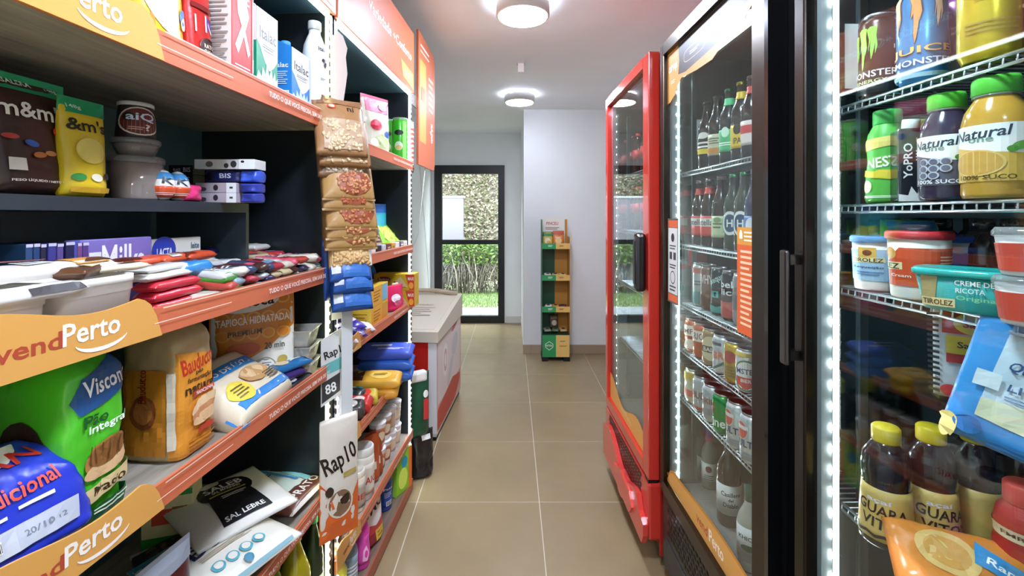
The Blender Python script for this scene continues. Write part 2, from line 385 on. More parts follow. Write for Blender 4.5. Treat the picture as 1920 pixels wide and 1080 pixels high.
def blades(name, x0, x1, y0, y1, n, hh, hx, seed, zf=lambda x, y: -.03):
    rd = random.Random(seed); v = []; f = []
    for _ in range(n):
        x, y = rd.uniform(x0, x1), rd.uniform(y0, y1); z = zf(x, y); a = rd.uniform(0, 6.3); w_ = .006; q = hh * rd.uniform(.5, 1.3); o = len(v); dx, dy = rd.uniform(-.4, .4) * q, rd.uniform(-.4, .4) * q
        v += [(x - w_ * math.cos(a), y - w_ * math.sin(a), z), (x + w_ * math.cos(a), y + w_ * math.sin(a), z), (x + dx, y + dy, z + q)]; f.append((o, o + 1, o + 2))
    me_ = bpy.data.meshes.new(name); me_.from_pydata(v, [], f); return mobj(name, me_, M(hx, 'leaf'))
g = blades('lawn_grass', -3.6, 2.5, 7.06, 8.5, 14000, .05, '#6d8a48', 3); g.parent = gr; g['kind'] = 'stuff'
hd = thing('hedge', 'clipped green hedge with bare grey stems outside the glass door', 'hedge', (0, 0, 0))
lv = leaves('foliage', ((-4, 2.4), (8.25, 8.85), (.52, .9)), 15000, .042, '#5f7a34', seed=2); lv.parent = hd; lv['kind'] = 'stuff'
st = B(); rd = random.Random(5)
for _ in range(520):
    x, y = rd.uniform(-4, 2.4), rd.uniform(8.3, 8.7); st.tube([(x, y, -.05), (x + rd.uniform(-.12, .12), y + rd.uniform(-.05, .05), .3), (x + rd.uniform(-.25, .25), y, .75)], rd.uniform(.006, .014), 4)
st = st.obj('stems', M('#7f766a', 'leaf'), hd); st['kind'] = 'stuff'
lv2 = leaves('twig_leaves', ((-4, 2.4), (8.3, 8.75), (.0, .5)), 4200, .035, '#5c583f', seed=9); lv2.parent = hd; lv2['kind'] = 'stuff'
gw = thing('garden_wall', 'pale rendered garden wall with a light coping beyond the hedge', 'wall', (-3.3, 9.7, 0))
zw = zof(371, 9.6); bx('wall_body', -2.2, 2.26, -.08, .12, -.1, zw, M('#77737a', 'wall'), gw); bx('coping', -2.2, 2.285, -.1, .14, zw, zw + .045, M('#a9a9a7', 'wall'), gw)
def hz(x, y): return -.1 + max(0, (y - 10)) * .98 + .25 * noise.noise(Vector((x * .7, y * .7, 3)))
hv = [(x * .3 - 9, 9.2 + y * .3, hz(x * .3 - 9, 9.2 + y * .3)) for y in range(45) for x in range(60)]
hill = struct(B().add(hv, [(y * 60 + x, y * 60 + x + 1, y * 60 + 61 + x, y * 60 + 60 + x) for y in range(44) for x in range(59)], True).obj('hillside', M('#6f6754', 'mottle')), 'steep dry hillside outside')
g = leaves('hillside_scrub', ((-5, 4), (9.9, 16), (0, 1)), 42000, .055, '#8a806c', seed=12, fn=lambda c: Vector((c.x, c.y, hz(c.x, c.y) + .1 * c.z))); g.parent = hill; g['kind'] = 'stuff'
g = leaves('hillside_greenery', ((-5, 4), (9.9, 16), (0, 1)), 9000, .06, '#5f6b42', seed=13, fn=lambda c: Vector((c.x, c.y, hz(c.x, c.y) + .13 * c.z))); g.parent = hill; g['kind'] = 'stuff'
# ceiling lamps
for k, y in enumerate((2.31, 4.06, .55, -1.2)):
    lb = ['round white ceiling lamp over the aisle between the racks and coolers', 'round white ceiling lamp hanging lower in front of the partition wall', 'round white ceiling lamp over the shopper end of the aisle', 'round white ceiling lamp by the rear wall'][k]
    t = thing('ceiling_lamp', lb, 'lamp', (.055 + .012 * k * (k < 2), y, CEIL), 0, 'round ceiling lamps'); r = .135
    B().lathe([(r * .94, -.001), (r * .94, -.012), (r, -.013), (r, -.074), (r * .9, -.078)], 48).obj('housing', M('#dcdad6', 'plain', .5), t)
    B().lathe([(r * .93, -.0005), (r * .955, -.002), (r * .955, -.011), (r * .93, -.0125)], 48).obj('glow_ring', M('#dde9ff', 'emit', LAMP_W * (.75, .6, .75, .75)[k]), t)
    B().lathe([(r * .9, -.0765), (r * .89, -.082), (r * .5, -.087), (0, -.089)], 48).obj('diffuser', M('#dde9ff', 'emit', LAMP_W * (1, .26, 1.1, 1.1)[k]), t)
t = thing('ceiling_sensor', 'small white bracket sensor on the ceiling between the two lamps', 'sensor', (.062, 3.2, CEIL))
bx('base', -.028, .028, -.028, .028, -.022, 0, M('#b9b9b7'), t, .002); bx('sensor_head', -.022, .022, -.03, .012, -.085, -.022, M('#ececea'), t, .004)

# ================================================================ left: two display racks
TAN, ORG, DORG = '#e0a352', '#d06e49', '#c75434'
DARK = M('#1c2226', 'slate'); WOOD = M('#a2998b', 'wood')
def fascia(rack, x0, x1, z, hh, zone=None, slogan=True, tanx=.29):
    """orange strip along a shelf front, with the tan logo panel at its start"""
    f = B().box(x0, x1, -.006, 0, z, z + hh).obj('fascia', M(ORG, 'print'), rack)
    F = plane_F((x0, -.006, z), (1, 0, 0), (0, 0, 1)); L = x1 - x0
    if tanx:
        n = 28; up = []
        for i in range(n + 1):
            t = i / n; up.append((tanx * t, hh * (1.75 - .35 * t + .2 * math.sin(t * 7.2 + .3)) if t < .86 else hh * (1.42 * (1 - ((t - .86) / .14) ** 2.6) + .0)))
        pts = [(x0, z - .0005), (x0 + tanx, z - .0005)] + [(x0 + a, z + max(c, .001)) for a, c in reversed(up)]
        B().prism(pts, -.0095, -.0062).obj('logo_panel', M(TAN, 'print'), f)
        G = plane_F((x0, -.0096, z), (1, 0, 0), (0, 0, 1)); s = tanx
        sm = [(.66 + .13 * math.cos(a), .30 + .17 * math.sin(a) * hh / .045) for a in [math.pi * (1.08 + .84 * i / 12) for i in range(13)]]
        sm = [(u * s, (.36 + (.36 * math.sin(math.pi * (1.05 + .9 * i / 12))) + .12) * hh) for i, (u, _) in enumerate(sm)]
        smi = sm + [(u, zz + hh * .13 * math.sin(math.pi * (.1 + .8 * i / 12))) for i, (u, zz) in reversed(list(enumerate(sm)))]
        dec(f, G, 1, 1, [('t', '#b5482f', 'vend', .355 * s, .78 * hh, .25 * s, .5 * hh), ('t', '#fff6e8', 'Perto', .615 * s, .86 * hh, .27 * s, .66 * hh), ('p', '#fff6e8', smi)], eps=.0004, step=9)
    it = []
    if tanx: it.append(('r', '#ffe9d6', tanx * .95, hh * .46, tanx + .17 * L / .95, hh * .49))
    it.append(('r', '#f6d9c3', tanx or 0, hh * .955, L, hh))
    if slogan: it.append(('t', '#fff2e6', 'TUDO O QUE VOCÊ PRECISA, SEM SAIR DE CASA', L * .80, hh * .5, L * .34, hh * .36))
    dec(f, F, 1, 1, it, eps=.0042, step=9)
    return f
def led_strip(parent, x, y, z0, z1, face=-1, step=.03, hx='#f4fbff', e=None, dots=True, se=3.0):
    s = bx('led_strip', x - .004, x + .004, y - .004, y + .004, z0, z1, M(hx, 'emit', se), parent); z = z0 + .02; me_ = None
    while dots and z < z1 - .01:
        if me_ is None: o = B().box(-.004, .004, -.003, .003, -.004, .004, .001).obj('led', M(hx, 'emit', e or LED_E), s); me_ = o.data
        else: o = mobj('led', me_, None, s)
        o.location = (x, y - .005, z); z += step
    return s
def rack(Y0, Y1, shelves, label, strip_hx, tans, hhs):
    r = thing('display_rack', label, 'rack', lf(Y0), R1); L = (Y1 - Y0) / math.sin(R1); D = .42; TOP = 2.335
    bx('back_panel', 0, L, D - .012, D, .03, TOP, M('#46606b', 'slate'), r)
    bx('side_panel', L - .02, L, 0, D - .012, 0, TOP, DARK, r); bx('side_panel', 0, .02, 0, D - .012, 0, TOP, DARK, r)
    bx('top_panel', .02, L - .02, 0, D - .012, 2.03, 2.05, M('#4a6672', 'slate'), r)
    for (zb, tan), hh in zip(shelves, hhs):
        bx('shelf', .02, L - .02, .0, D - .012, zb + .002, zb + .025, WOOD, r)
        fascia(r, .0, L, zb, hh, tanx=tan, slogan=True)
    bx('plinth', .02, L - .02, .004, D - .02, 0, .035, M('#5a3226'), r); bx('shelf', .02, L - .02, 0, D - .012, .035, .06, M('#7a6656', 'wood'), r)
    bx('edge_trim', 0, L, -.006, 0, .01, .062, M('#a2533c', 'print'), r)
    led_strip(r, L - .0245, .006, .07, 2.03, hx=strip_hx, step=.026, e=tans[0], se=tans[1]); led_strip(r, .0245, .006, .07, 2.03, hx=strip_hx, step=.026, e=tans[0], se=tans[1])  # second strip, at the start end, is added fill light for the shelves
    h = B().box(0, L, -.012, 0, 2.03, TOP, .002).obj('header', M(ORG, 'print'), r)
    G = plane_F((0, -.0122, 2.03), (1, 0, 0), (0, 0, 1))
    dec(h, G, L, TOP - 2.03, [('t', '#fff2e6', 'Variedade', .44, .55, .3, .15), ('t', '#fff2e6', '+', .635, .55, .04, .08), ('t', '#fff2e6', 'Conforto', .80, .55, .28, .14), ('p', '#eaa65a', [(.74, .34), (.98, .30), (.98, .05), (.78, .10)]), ('l', '#fbd9ae', .87, .2, .14, .12, 2)], eps=.0005, step=9)
    b = B().box(.02, L - .02, .0, .012, 2.018, 2.03).obj('led_strip', M('#f4fbff', 'emit', STRIP_E), r)
    return r, L
Y1a, Y1b, Y2a, Y2b = .455, 1.425, 1.437, 2.335
rack1, RL1 = rack(Y1a, Y1b, [(1.666, .315), (1.205, .31), (.912, .315), (.54, 0), (.16, 0)], 'dark display rack full of chocolate, bread and milk cartons, wood shelves with orange fronts', '#eef3b8', (15.0, 3.0), [.05, .046, .043, .042, .042])
rack2, RL2 = rack(Y2a, Y2b, [(1.636, 0), (1.219, 0), (.935, .2), (.619, .2), (.273, .2)], 'dark display rack of crackers, jars and cleaning bottles next to the red freezer', '#f2fbff', (LED_E * .5, 2.5), [.042] * 5)
ZA, ZB, ZC, ZD, ZE = 1.691, 1.230, .937, .565, .185
S1, S2, S3, S4, S5, S6 = 1.661, 1.244, .960, .644, .298, .060
# wall-mounted flag sign past the second rack
a, b_ = lf(2.43, -.004), lf(2.83, -.004); t = thing('hanging_sign', 'tall orange rounded sign panel with tan patches beside the rack header', 'sign', (a.x, a.y, 1.68), R1)
w_ = .39; pts = [(0, 0), (w_ - .03, 0), (w_, .03), (w_, .66)] + [(w_ - .04, .70), (0, .72)]
B().prism(pts, -.006, .006).obj('panel', M(ORG, 'print'), t); bx('rear_bracket', -.09, .02, .006, .012, .3, .36, M('#77706a'), t)
dec(t, plane_F((0, -.0062, 0), (1, 0, 0), (0, 0, 1)), w_, .72, [('r', '#e6a455', .06, .18, .42, .8), ('t', '#fff2e6', 'vendPerto', .76, .3, .3, .1, 90), ('r', '#fff2e6', .1, .9, .6, .915), ('r', '#fff2e6', .1, .86, .6, .87), ('l', '#fbd9ae', .72, .6, .3, .3, 6), ('r', '#d9683f', .14, .5, .34, .6)], step=9)
t = B().tube([lf(2.62) + Vector((0, 0, 1.69)), lf(2.66) + Vector((-.05, 0, 1.3)), lf(2.7) + Vector((-.2, 0, .95)), lf(2.75) + Vector((-.35, 0, .6))], .0025).obj('power_cord', M('#d8d8d4')); tag(t, 'thin white power cord hanging below the orange sign panel', 'cord')
t = B().tube([(XL + .006, 5.2, 2.0), (XL + .006, 5.5, 1.3), (XL + .006, 5.75, .6), (XL + .006, 5.9, .1)], .003).obj('wall_cable', M('#c9c9c6')); tag(t, 'thin grey cable running down the wall beside the glass door', 'cord')
# riser on the chocolate shelf
zr = 1.437; t = thing('shelf_riser', 'black step shelf standing on the chocolate shelf under the candy pouches', 'riser', lf(.49, .14), R1)
rl = (1.225 - .49) / math.sin(R1); bx('riser_top', 0, rl, 0, .25, zr - .024, zr, M('#2c333a', 'slate'), t); 
for x in (0, rl - .012): bx('riser_side', x, x + .012, 0, .25, ZB, zr - .024, M('#39434a', 'slate'), t)
# ================================================================ right: three glass-door coolers
def cooler(label, Yf, Yn, out, frame, bodyhx, wallhx, shelves, bars, lowhx, wire='#c9d2d8', zb=.36, zt=2.055, wkind='mirror', led_e=None, depth=.64, se=.7):
    W = (Yf - Yn) / abs(math.sin(RR)); o = thing('drink_cooler', label, 'cooler', rf(Yf, out), RR); D = depth
    wl = M(wallhx, wkind); bd = M(bodyhx, 'plain', .4); bf, bn = bars
    bx('side_panel', 0, .012, .047, D, .06, zt, bd, o); bx('side_panel', W - .012, W, .047, D, .06, zt, bd, o)
    bx('inner_wall', .012, .03, .05, D - .05, zb + .03, zt - .06, wl, o); bx('inner_wall', W - .03, W - .012, .05, D - .05, zb + .03, zt - .06, wl, o)
    bx('back_panel', .012, W - .012, D - .05, D, .06, zt, M(wallhx, 'plain', .35), o)
    bx('top_panel', .012, W - .012, .047, D - .05, zt - .06, zt, bd, o); bx('cabinet_floor', .012, W - .012, .05, D - .05, zb - .01, zb + .03, M('#8f8b86', 'plain', .3), o)
    d = B().box(0, bf, 0, .045, zb, zt, .004).box(W - bn, W, 0, .045, zb, zt, .004).box(bf, W - bn, 0, .045, zb, zb + .045).box(bf, W - bn, 0, .045, zt - .045, zt).obj('door', M(*frame), o)
    bx('glass', bf, W - bn, .018, .024, zb + .045, zt - .045, M('#fafffd', 'glass'), d)
    bx('gasket', bf - .002, bf + .012, .026, .047, zb + .045, zt - .045, M('#8a9094'), d)
    led_strip(o, .046, .055, zb + .06, zt - .09, hx='#eefcff', step=.042, e=led_e, se=se)
    sy = .075
    for z in shelves:
        s = B(); x0, x1 = .036, W - .036
        for yy, zz in ((sy, z - .003), (sy, z - .016), (sy + .17, z - .006), (D - .08, z - .003)): s.tube([(x0, yy, zz), (x1, yy, zz)], .0028, 6)
        n = int((x1 - x0) / .017)
        for k in range(n + 1):
            x = x0 + (x1 - x0) * k / n; s.tube([(x, sy - .001, z - .016), (x, sy, z - .002), (x, D - .08, z - .002)], .0015, 4)
        s.obj('wire_shelf', M(wire, 'metal'), o)
    for yy in (.12, D - .12):
        bx('shelf_rail', .03, .036, yy - .008, yy + .008, zb + .05, zt - .1, M('#9aa2a6', 'metal'), o)
    # machine compartment with a vented front
    bx('machine_box', .012, W - .012, .06, D, .06, zb - .012, M(lowhx, 'plain', .5), o)
    for x in (.05, W - .05):
        for yy in (.1, D - .1): B().lathe([(.025, 0), (.025, .05), (.014, .052), (.014, .062)], 12, (x, yy, 0)).obj('foot', M('#151515'), o)
    return o, W, d
def vents(o, x0, x1, z0, z1, y, r, nx, nz, hx='#050505'):
    b = B()
    for i in range(nx):
        for j in range(nz):
            cx = x0 + (x1 - x0) * (i + .5 * (j % 2)) / (nx - .5); cz = z0 + (z1 - z0) * j / (nz - 1)
            b.add([(cx + r * math.cos(a), y, cz + r * .8 * math.sin(a)) for a in [math.pi / 3 * k for k in range(6)]], [tuple(range(6))])
    v = b.obj('vent_holes', M(hx), o); v['kind'] = 'stuff'
xl = lambda Yf, px: (Yf - AR * F_PX / (px - VR)) / abs(math.sin(RR))          # along the cooler front from its far edge
# red cooler
RED = '#c8362a'
redc, W3, d3 = cooler('red framed glass door cooler with a bulging red vented base', 2.56, 1.80, -.03, (RED, 'gloss'), '#a8281f', '#c9c9c9', [1.62, 1.33, 1.05, .74], (.045, .075), '#8f2018', led_e=7, se=.1)
h_ = B().box(W3 - .062, W3 - .016, -.045, -.001, 1.10, 1.335, .014).obj('handle', M('#15110f', 'gloss'), d3)
bx('handle_recess', W3 - .05, W3 - .028, -.0475, -.044, 1.13, 1.305, M('#2a2623'), d3, .001)
lp = B().box(.0, W3, .0, .058, .12, .345, .01).obj('base_panel', M(RED, 'gloss'), redc); vents(lp, .1, W3 - .1, .225, .33, -.0012, .013, 22, 6)
wav = [(.04, .1), (W3 - .02, .1), (W3 + .0, .14)] + [(.04 + (W3 - .04) * (1 - t), .215 + .055 * t + .035 * math.sin(t * 9 + .6) - .05 * (t < .1)) for t in [i / 24 for i in range(25)]]
B().prism(wav, -.022, -.001).obj('bumper', M('#d9433a', 'gloss'), redc)
B().prism([(W3 * .62 - .16 * math.cos(a), .17 + .055 * math.sin(a) + .01 * math.sin(6 * a)) for a in [2 * math.pi * i / 26 for i in range(26)]], -.032, -.02).obj('bumper_emblem', M('#e04a40', 'gloss'), redc)
bx('latch', W3 - .055, W3 - .008, .002, .04, .344, .362, M('#121212'), redc)
G = plane_F((0, .0172, 0), (1, 0, 0), (0, 0, 1))
dec(d3, G, 1, 1, [('p', TAN, [(.046, .407)] + [(W3 - .076, .407)] + [(.046 + (W3 - .122) * (1 - t), .47 + .035 * math.sin(t * 8) + .04 * t) for t in [i / 16 for i in range(17)]]), ('t', '#e8c08a', 'vendPerto', .36, .445, .2, .03)], eps=.0003, step=9, names=('sticker', 'lettering'))
# beer cooler
beer, W4, d4 = cooler('black framed beer cooler with an amber header sticker on its glass', 1.757, 1.036, 0, ('#4a423a', 'metal'), '#0d0d0e', '#a5a6a6', [1.568, 1.297, 1.078, .904, .72], (.036, .072), '#151516')
X4 = lambda px: xl(1.757, px)
bx('door_edge', W4 - .014, W4 + .001, -.001, .046, .36, 2.055, M('#0c0c0d', 'gloss'), d4)
lv = B().box(.0, W4, .012, .058, .07, .345, .004).obj('base_panel', M('#232324', 'plain', .35), beer); vents(lv, .06, W4 - .06, .22, .325, .0105, .011, 24, 6)
bx('base_recess', .04, W4 - .04, .009, .013, .1, .19, M('#2e2e30'), lv)
G = plane_F((0, .0172, 0), (1, 0, 0), (0, 0, 1)); x0, x1 = .037, W4 - .073
hd_ = [(x0, 2.009), (x0, 1.822), (x0 + .03, 1.826), (x0 + .075, 1.842), (x0 + .1, 1.872), (x0 + .135, 1.885), (x0 + .26, 1.872), (x0 + .37, 1.868), (x0 + .42, 1.885), (x0 + .5, 1.9), (x1 - .08, 1.9), (x1, 1.945), (x1, 2.009)]
bl = [(x0 + .105, 2.0095), (x0 + .115, 1.95), (x0 + .105, 1.905), (x0 + .17, 1.895), (x0 + .42, 1.905), (x1 - .09, 1.925), (x1, 1.975), (x1, 2.0095)]
ov = lambda cx, cz, rx, rz: [(cx + rx * math.copysign(abs(math.cos(a)) ** .5, math.cos(a)), cz + rz * math.copysign(abs(math.sin(a)) ** .6, math.sin(a))) for a in [2 * math.pi * i / 24 for i in range(24)]]
bt = [(x0, .406), (x1, .406)] + [(x0 + (x1 - x0) * (1 - t), .478 + .012 * math.sin(t * 5) - .05 * max(0, t - .93) / .07) for t in [i / 20 for i in range(21)]]
wx0, wx1 = X4(1244), X4(1263); ox0, ox1 = X4(1371), x1
dec(d4, G, 1, 1, [('p', TAN, hd_), ('p', '#3a3030', bl), ('t', '#fff0dc', 'cerveja', x0 + .055, 1.945, .085, .042), ('l', '#fff0dc', x0 + .055, 1.895, .04, .014, 2), ('p', '#c9b8a6', ov(x0 + .24, 1.945, .085, .022)), ('p', '#3a3030', ov(x0 + .24, 1.945, .082, .0195)), ('l', '#efe6da', x0 + .24, 1.945, .07, .014, 2), ('l', '#efe6da', x0 + .45, 1.97, .1, .014, 2), ('p', '#c9862f', [(a, c + .01) for a, c in bt[2:]] + [(x0, .44), (x1, .44)]), ('p', TAN, bt),
    ('t', '#b5482f', 'vend', x0 + .3, .445, .08, .03), ('t', '#fff0dc', 'Perto', x0 + .395, .447, .09, .038),
    ('r', '#6b5a52', wx0, 1.085, wx1, 1.395), ('r', '#d9dcd9', wx0 + .006, 1.12, wx1 - .006, 1.36), ('r', '#e0683e', wx0 + .005, 1.362, wx1 - .005, 1.388), ('r', '#e0683e', wx0 + .005, 1.092, wx1 - .005, 1.117), ('e', '#3c3c3c', (wx0 + wx1) / 2, 1.325, .016, .016), ('l', '#4a4a4a', (wx0 + wx1) / 2, 1.29, .06, .02, 2), ('r', '#4a4a4a', wx0 + .02, 1.245, wx0 + .045, 1.272), ('r', '#4a4a4a', wx1 - .045, 1.245, wx1 - .02, 1.272), ('l', '#4a4a4a', (wx0 + wx1) / 2, 1.22, .06, .02, 2), ('e', '#3c3c3c', (wx0 + wx1) / 2, 1.18, .024, .024), ('e', '#d9dcd9', (wx0 + wx1) / 2, 1.18, .02, .02), ('l', '#4a4a4a', (wx0 + wx1) / 2, 1.14, .06, .025, 2),
    ('r', '#e0632c', ox0, 1.10, ox1, 1.345), ('r', '#d99a3a', ox0, 1.33, ox1, 1.375), ('r', '#fff0dc', ox0 + .012, 1.345, ox0 + .027, 1.36), ('e', '#fff0dc', ox0 + .0195, 1.361, .006, .007), ('l', '#fff0dc', ox0 + .06, 1.352, .05, .03, 3), ('l', '#f6cfa6', (ox0 + ox1) / 2, 1.22, .06, .2, 14)], eps=.00025, step=9, names=('sticker', 'lettering'))
bx('energy_label', .03, .0306, .13, .2, 1.65, 1.77, M('#e6ebee'), beer); 
bx('top_light', .05, W4 - .05, .06, .075, 1.925, 1.94, M('#e8fbff', 'emit', STRIP_E * .5), beer)
bx('price_tag', .031, .0325, .10, .17, 1.215, 1.29, M('#d8443a'), beer)
# juice and dairy cooler
juice, W5, d5 = cooler('black framed cooler of juice, energy drinks and cheese nearest the beer cooler', .945, .215, 0, ('#3c3733', 'metal'), '#0b0b0c', '#6f7d82', [1.623, 1.427, 1.265, .834], (.034, .06), '#151516')
hb = B().box(-.002, .022, -.03, -.018, 1.10, 1.335, .005).box(.002, .018, -.02, .0, 1.11, 1.13).box(.002, .018, -.02, .0, 1.305, 1.325).obj('handle', M('#5a5654', 'metal'), d5)
lv = B().box(.0, W5, .012, .058, .07, .345, .004).obj('base_panel', M('#232324', 'plain', .35), juice)
bx('temperature_label', .0302, .0308, .085, .115, 1.66, 1.79, M('#e3e9ea'), juice)

# ================================================================ ice cream freezer and the cardboard stand
fz = thing('chest_freezer', 'red and white chest freezer with a cream sloping lid', 'freezer', (-.95, 2.87, 0), -math.atan(.075)); FW, FL = .48, .8
sec = lambda: None
def hexa(x0, x1, y0, y1, z0, za, zc):      # box whose top rises from za at the near end to zc at the far end
    v = [(x0, y0, z0), (x1, y0, z0), (x1, y1, z0), (x0, y1, z0), (x0, y0, za), (x1, y0, za), (x1, y1, zc), (x0, y1, zc)]
    return B().add(v, [(0, 3, 2, 1), (4, 5, 6, 7), (0, 1, 5, 4), (1, 2, 6, 5), (2, 3, 7, 6), (3, 0, 4, 7)])
hexa(0, FW, 0, FL, .03, .64, .74).obj('cabinet', M('#d8d4d2', 'gloss'), fz)
hexa(-.0, FW - .05, -.004, 0, .05, .62, .62).obj('end_panel', M('#c3271f', 'gloss'), fz); hexa(FW - .05, FW + .003, -.003, .012, .05, .64, .64).obj('corner_trim', M('#ececec', 'gloss'), fz)
sp = hexa(FW, FW + .003, .02, FL - .005, .05, .62, .72).obj('side_graphic', M('#d9a59c', 'print'), fz)
dec(sp, lambda x, z: Vector((FW + .003, x + .4, z)), .78, .7, [('r', '#e9dcd9', -.48, .3, .48, .86), ('p', '#c9463c', [(-.48, .08), (.2, .08), (.46, .2), (.46, .26), (.1, .34), (-.48, .26)]), ('e', '#f6f2f0', -.2, .62, .09, .16), ('e', '#d9b3ad', -.2, .62, .06, .11), ('e', '#f6f2f0', -.2, .62, .035, .065), ('e', '#cfcfd2', .2, .66, .14, .1, 20), ('e', '#d05a50', .22, .86, .16, .03, 12), ('e', '#cfcfd2', .0, .45, .16, .06, 40)], eps=.0006)
hexa(-.012, FW + .015, -.015, FL + .01, .62, .685, .785).obj('lid_rim', M('#d8cdb8', 'plain', .4), fz)
hexa(.02, FW - .02, .03, FL - .09, .63, .692, .778).obj('lid_panel', M('#d9cdb9', 'plain', .35), fz)
B().tube([(.0, FL - .03, .80), (.12, FL - .02, .812), (.3, FL - .02, .81), (FW - .02, FL - .03, .79)], .018, 10).obj('lid_handle', M('#b39f86', 'plain', .4), fz)
lf_ = lambda x, z: Vector((x + .24, z, .693 + (z - .03) * .1255)); dec(fz, lf_, 1, 1, [('l', '#b9aa98', 0, .36, .26, .2, 5), ('t', '#b29a8a', 'ATENÇÃO', 0, .5, .2, .04)], eps=.001)
bx('kickplate', .02, FW - .005, .02, FL - .02, 0, .03, M('#1a1a1a'), fz)
# cordless phone-like payment terminal on the freezer lid
t = thing('payment_terminal', 'dark grey payment terminal on the near end of the freezer lid', 'terminal', (-.83, 2.93, .70), .4); bx('base', -.1, .1, -.05, .09, 0, .03, M('#55524e'), t, .006)
v = hexa(-.06, .06, 0, .03, .03, .11, .12).obj('screen_body', M('#3c3c3c'), t); bx('screen', -.045, .045, -.004, -.0005, .05, .1, M('#15181c', 'gloss'), t)
# cardboard display stand
st = thing('cardboard_stand', 'narrow green and yellow cardboard display stand against the partition wall', 'stand', (.424, 4.40, 0), 0); SW = .135
bx('foot', -SW, -SW + .06, 0, .19, 0, .05, M('#0c0c0c'), st); bx('foot', SW - .06, SW, 0, .19, 0, .05, M('#0c0c0c'), st)
bx('base_box', -SW + .004, SW - .004, -.004, .19, .04, .26, M('#12402a'), st); dec(st, plane_F((0, -.0042, .045), (1, 0, 0), (0, 0, 1)), 2 * SW - .01, .21, [('r', '#2f9455', -.5, 0, 0, 1), ('r', '#e8bd6e', 0, 0, .5, 1), ('p', '#f0f0ea', [(-.4, .45), (-.25, .3), (-.1, .45), (-.1, .6), (-.25, .72), (-.4, .6)]), ('p', '#2f9455', [(-.38, .46), (-.25, .33), (-.12, .46), (-.12, .59), (-.25, .69), (-.38, .59)]), ('t', '#f4f4ec', 'NATURAL', -.25, .525, .24, .09), ('l', '#6b4a2a', .25, .72, .2, .07, 2), ('l', '#6b4a2a', .27, .5, .3, .06, 2)], eps=.0004, step=9)
bx('side_wall', -SW, -SW + .004, 0, .19, .26, 1.37, M('#1f5c38'), st); bx('side_wall', SW - .004, SW, 0, .19, .26, 1.2, M('#c98f3a'), st)
bx('back_wall', -SW + .004, .005, .186, .19, .26, 1.37, M('#1c4a31'), st); bx('back_wall', .005, SW - .004, .186, .19, .26, 1.37, M('#c58a35'), st)
for z in (1.085, .78, .475):
    s = bx('shelf', -SW + .004, SW - .004, 0, .186, z, z + .012, M('#5b7a3c'), st); dec(st, plane_F((0, -.0006, z), (1, 0, 0), (0, 0, 1)), 2 * SW, .055, [('r', '#2f9455', -.5, 0, .0, 1), ('r', '#e3b565', .0, 0, .5, 1), ('l', '#eef2e4', -.2, .55, .16, .4, 2), ('l', '#6b4a2a', .2, .55, .16, .3, 2)], eps=.0008, step=9)
    bx('shelf_lip', -SW, SW, -.0004, .002, z, z + .055, M('#9a9a50'), st)
tp = B().prism([(-SW + .01, 1.1), (SW - .03, 1.1), (SW - .03, 1.36)] + [(-SW + .01 + (2 * SW - .04) * (1 - t), 1.37 + .03 * math.sin(math.pi * t)) for t in [i / 10 for i in range(11)]], .176, .182).obj('header_card', M('#e9e4da', 'print'), st)
dec(tp, plane_F((0, .1758, 0), (1, 0, 0), (0, 0, 1)), 1, 1, [('t', '#c43c34', 'PINCELI', -.02, 1.33, .12, .03), ('l', '#8a6a5a', -.02, 1.28, .14, .03, 2)], eps=.0004, step=9)
# ================================================================ goods on the first rack
def lsp(p0, p1, yt, d, zs, t=0): return LS(p0, p1, yt, d, zs, t)
# ---- milk shelf
l, w, h = lsp(276, 366, 0, .05, ZA, .07)
pouch('coconut_pouch', 'yellow standing pouch with a white coconut swirl on the milk shelf', 'pouch', l, R1, w, .27, .07, '#e6b92f', [('r', '#c98a1f', -.5, .0, -.28, 1), ('e', '#efe3cc', -.12, .42, .3, .22, 20), ('e', '#f8f1e2', -.16, .40, .2, .15, 20), ('t', '#3a2a18', 'ENE', .22, .62, .46, .13), ('e', '#4a8cc8', .33, .38, .1, .06, -20), ('e', '#f0e9d8', .33, .33, .08, .05, -20), ('l', '#8a6a1a', .1, .13, .6, .06, 3)], 'stand')
l, w, h = lsp(236, 282, 0, .09, ZA, .06)
pouch('cocoa_pouch', 'amber and brown pouch wedged beside the yellow coconut pouch', 'pouch', l, R1, w * 1.2, .26, .06, '#a8741f', [('e', '#5a1f14', -.1, .52, .3, .1), ('l', '#5f3d12', .1, .34, .6, .2, 6)], 'stand')
l, w, h = lsp(368, 407, 0, .05, ZA, .05)
pouch('chocolate_powder_bag', 'red shiny bag with a brown badge next to the red and white carton', 'bag', l, R1, w * 1.15, .25, .05, '#c02a26', [('t', '#f2e6ee', 'N', .2, .46, .3, .14), ('t', '#4a3a9a', 'N', .22, .465, .22, .11), ('e', '#3a1a12', .12, .24, .34, .1), ('t', '#f0dcc0', 'RATO', .14, .27, .4, .035), ('t', '#f0dcc0', 'CHOCO', .14, .22, .46, .035), ('r', '#e8e0d6', -.34, .36, -.3, .5), ('r', '#7a1614', -.4, .56, .3, .6)], 'stand')
def milk_carton(name, label, p0, p1, d, h, dep, hx, F, Lf, group=None, cap=None, slope=0):
    l, w, _ = lsp(p0, p1, 0, d, ZA, dep); o = carton(name, label, 'carton', l, R1, w, dep, h, hx, {'F': F, 'L': Lf}, group, slope=slope)
    if cap: B().lathe([(.013, 0), (.013, .016), (.0115, .018), (0, .018)], 20, (0, .012, h - .004 - slope * .4)).obj('cap', M(cap), o)
    return o
small = ('l', '#9a948e', .0, .5, .8, .8, 22)
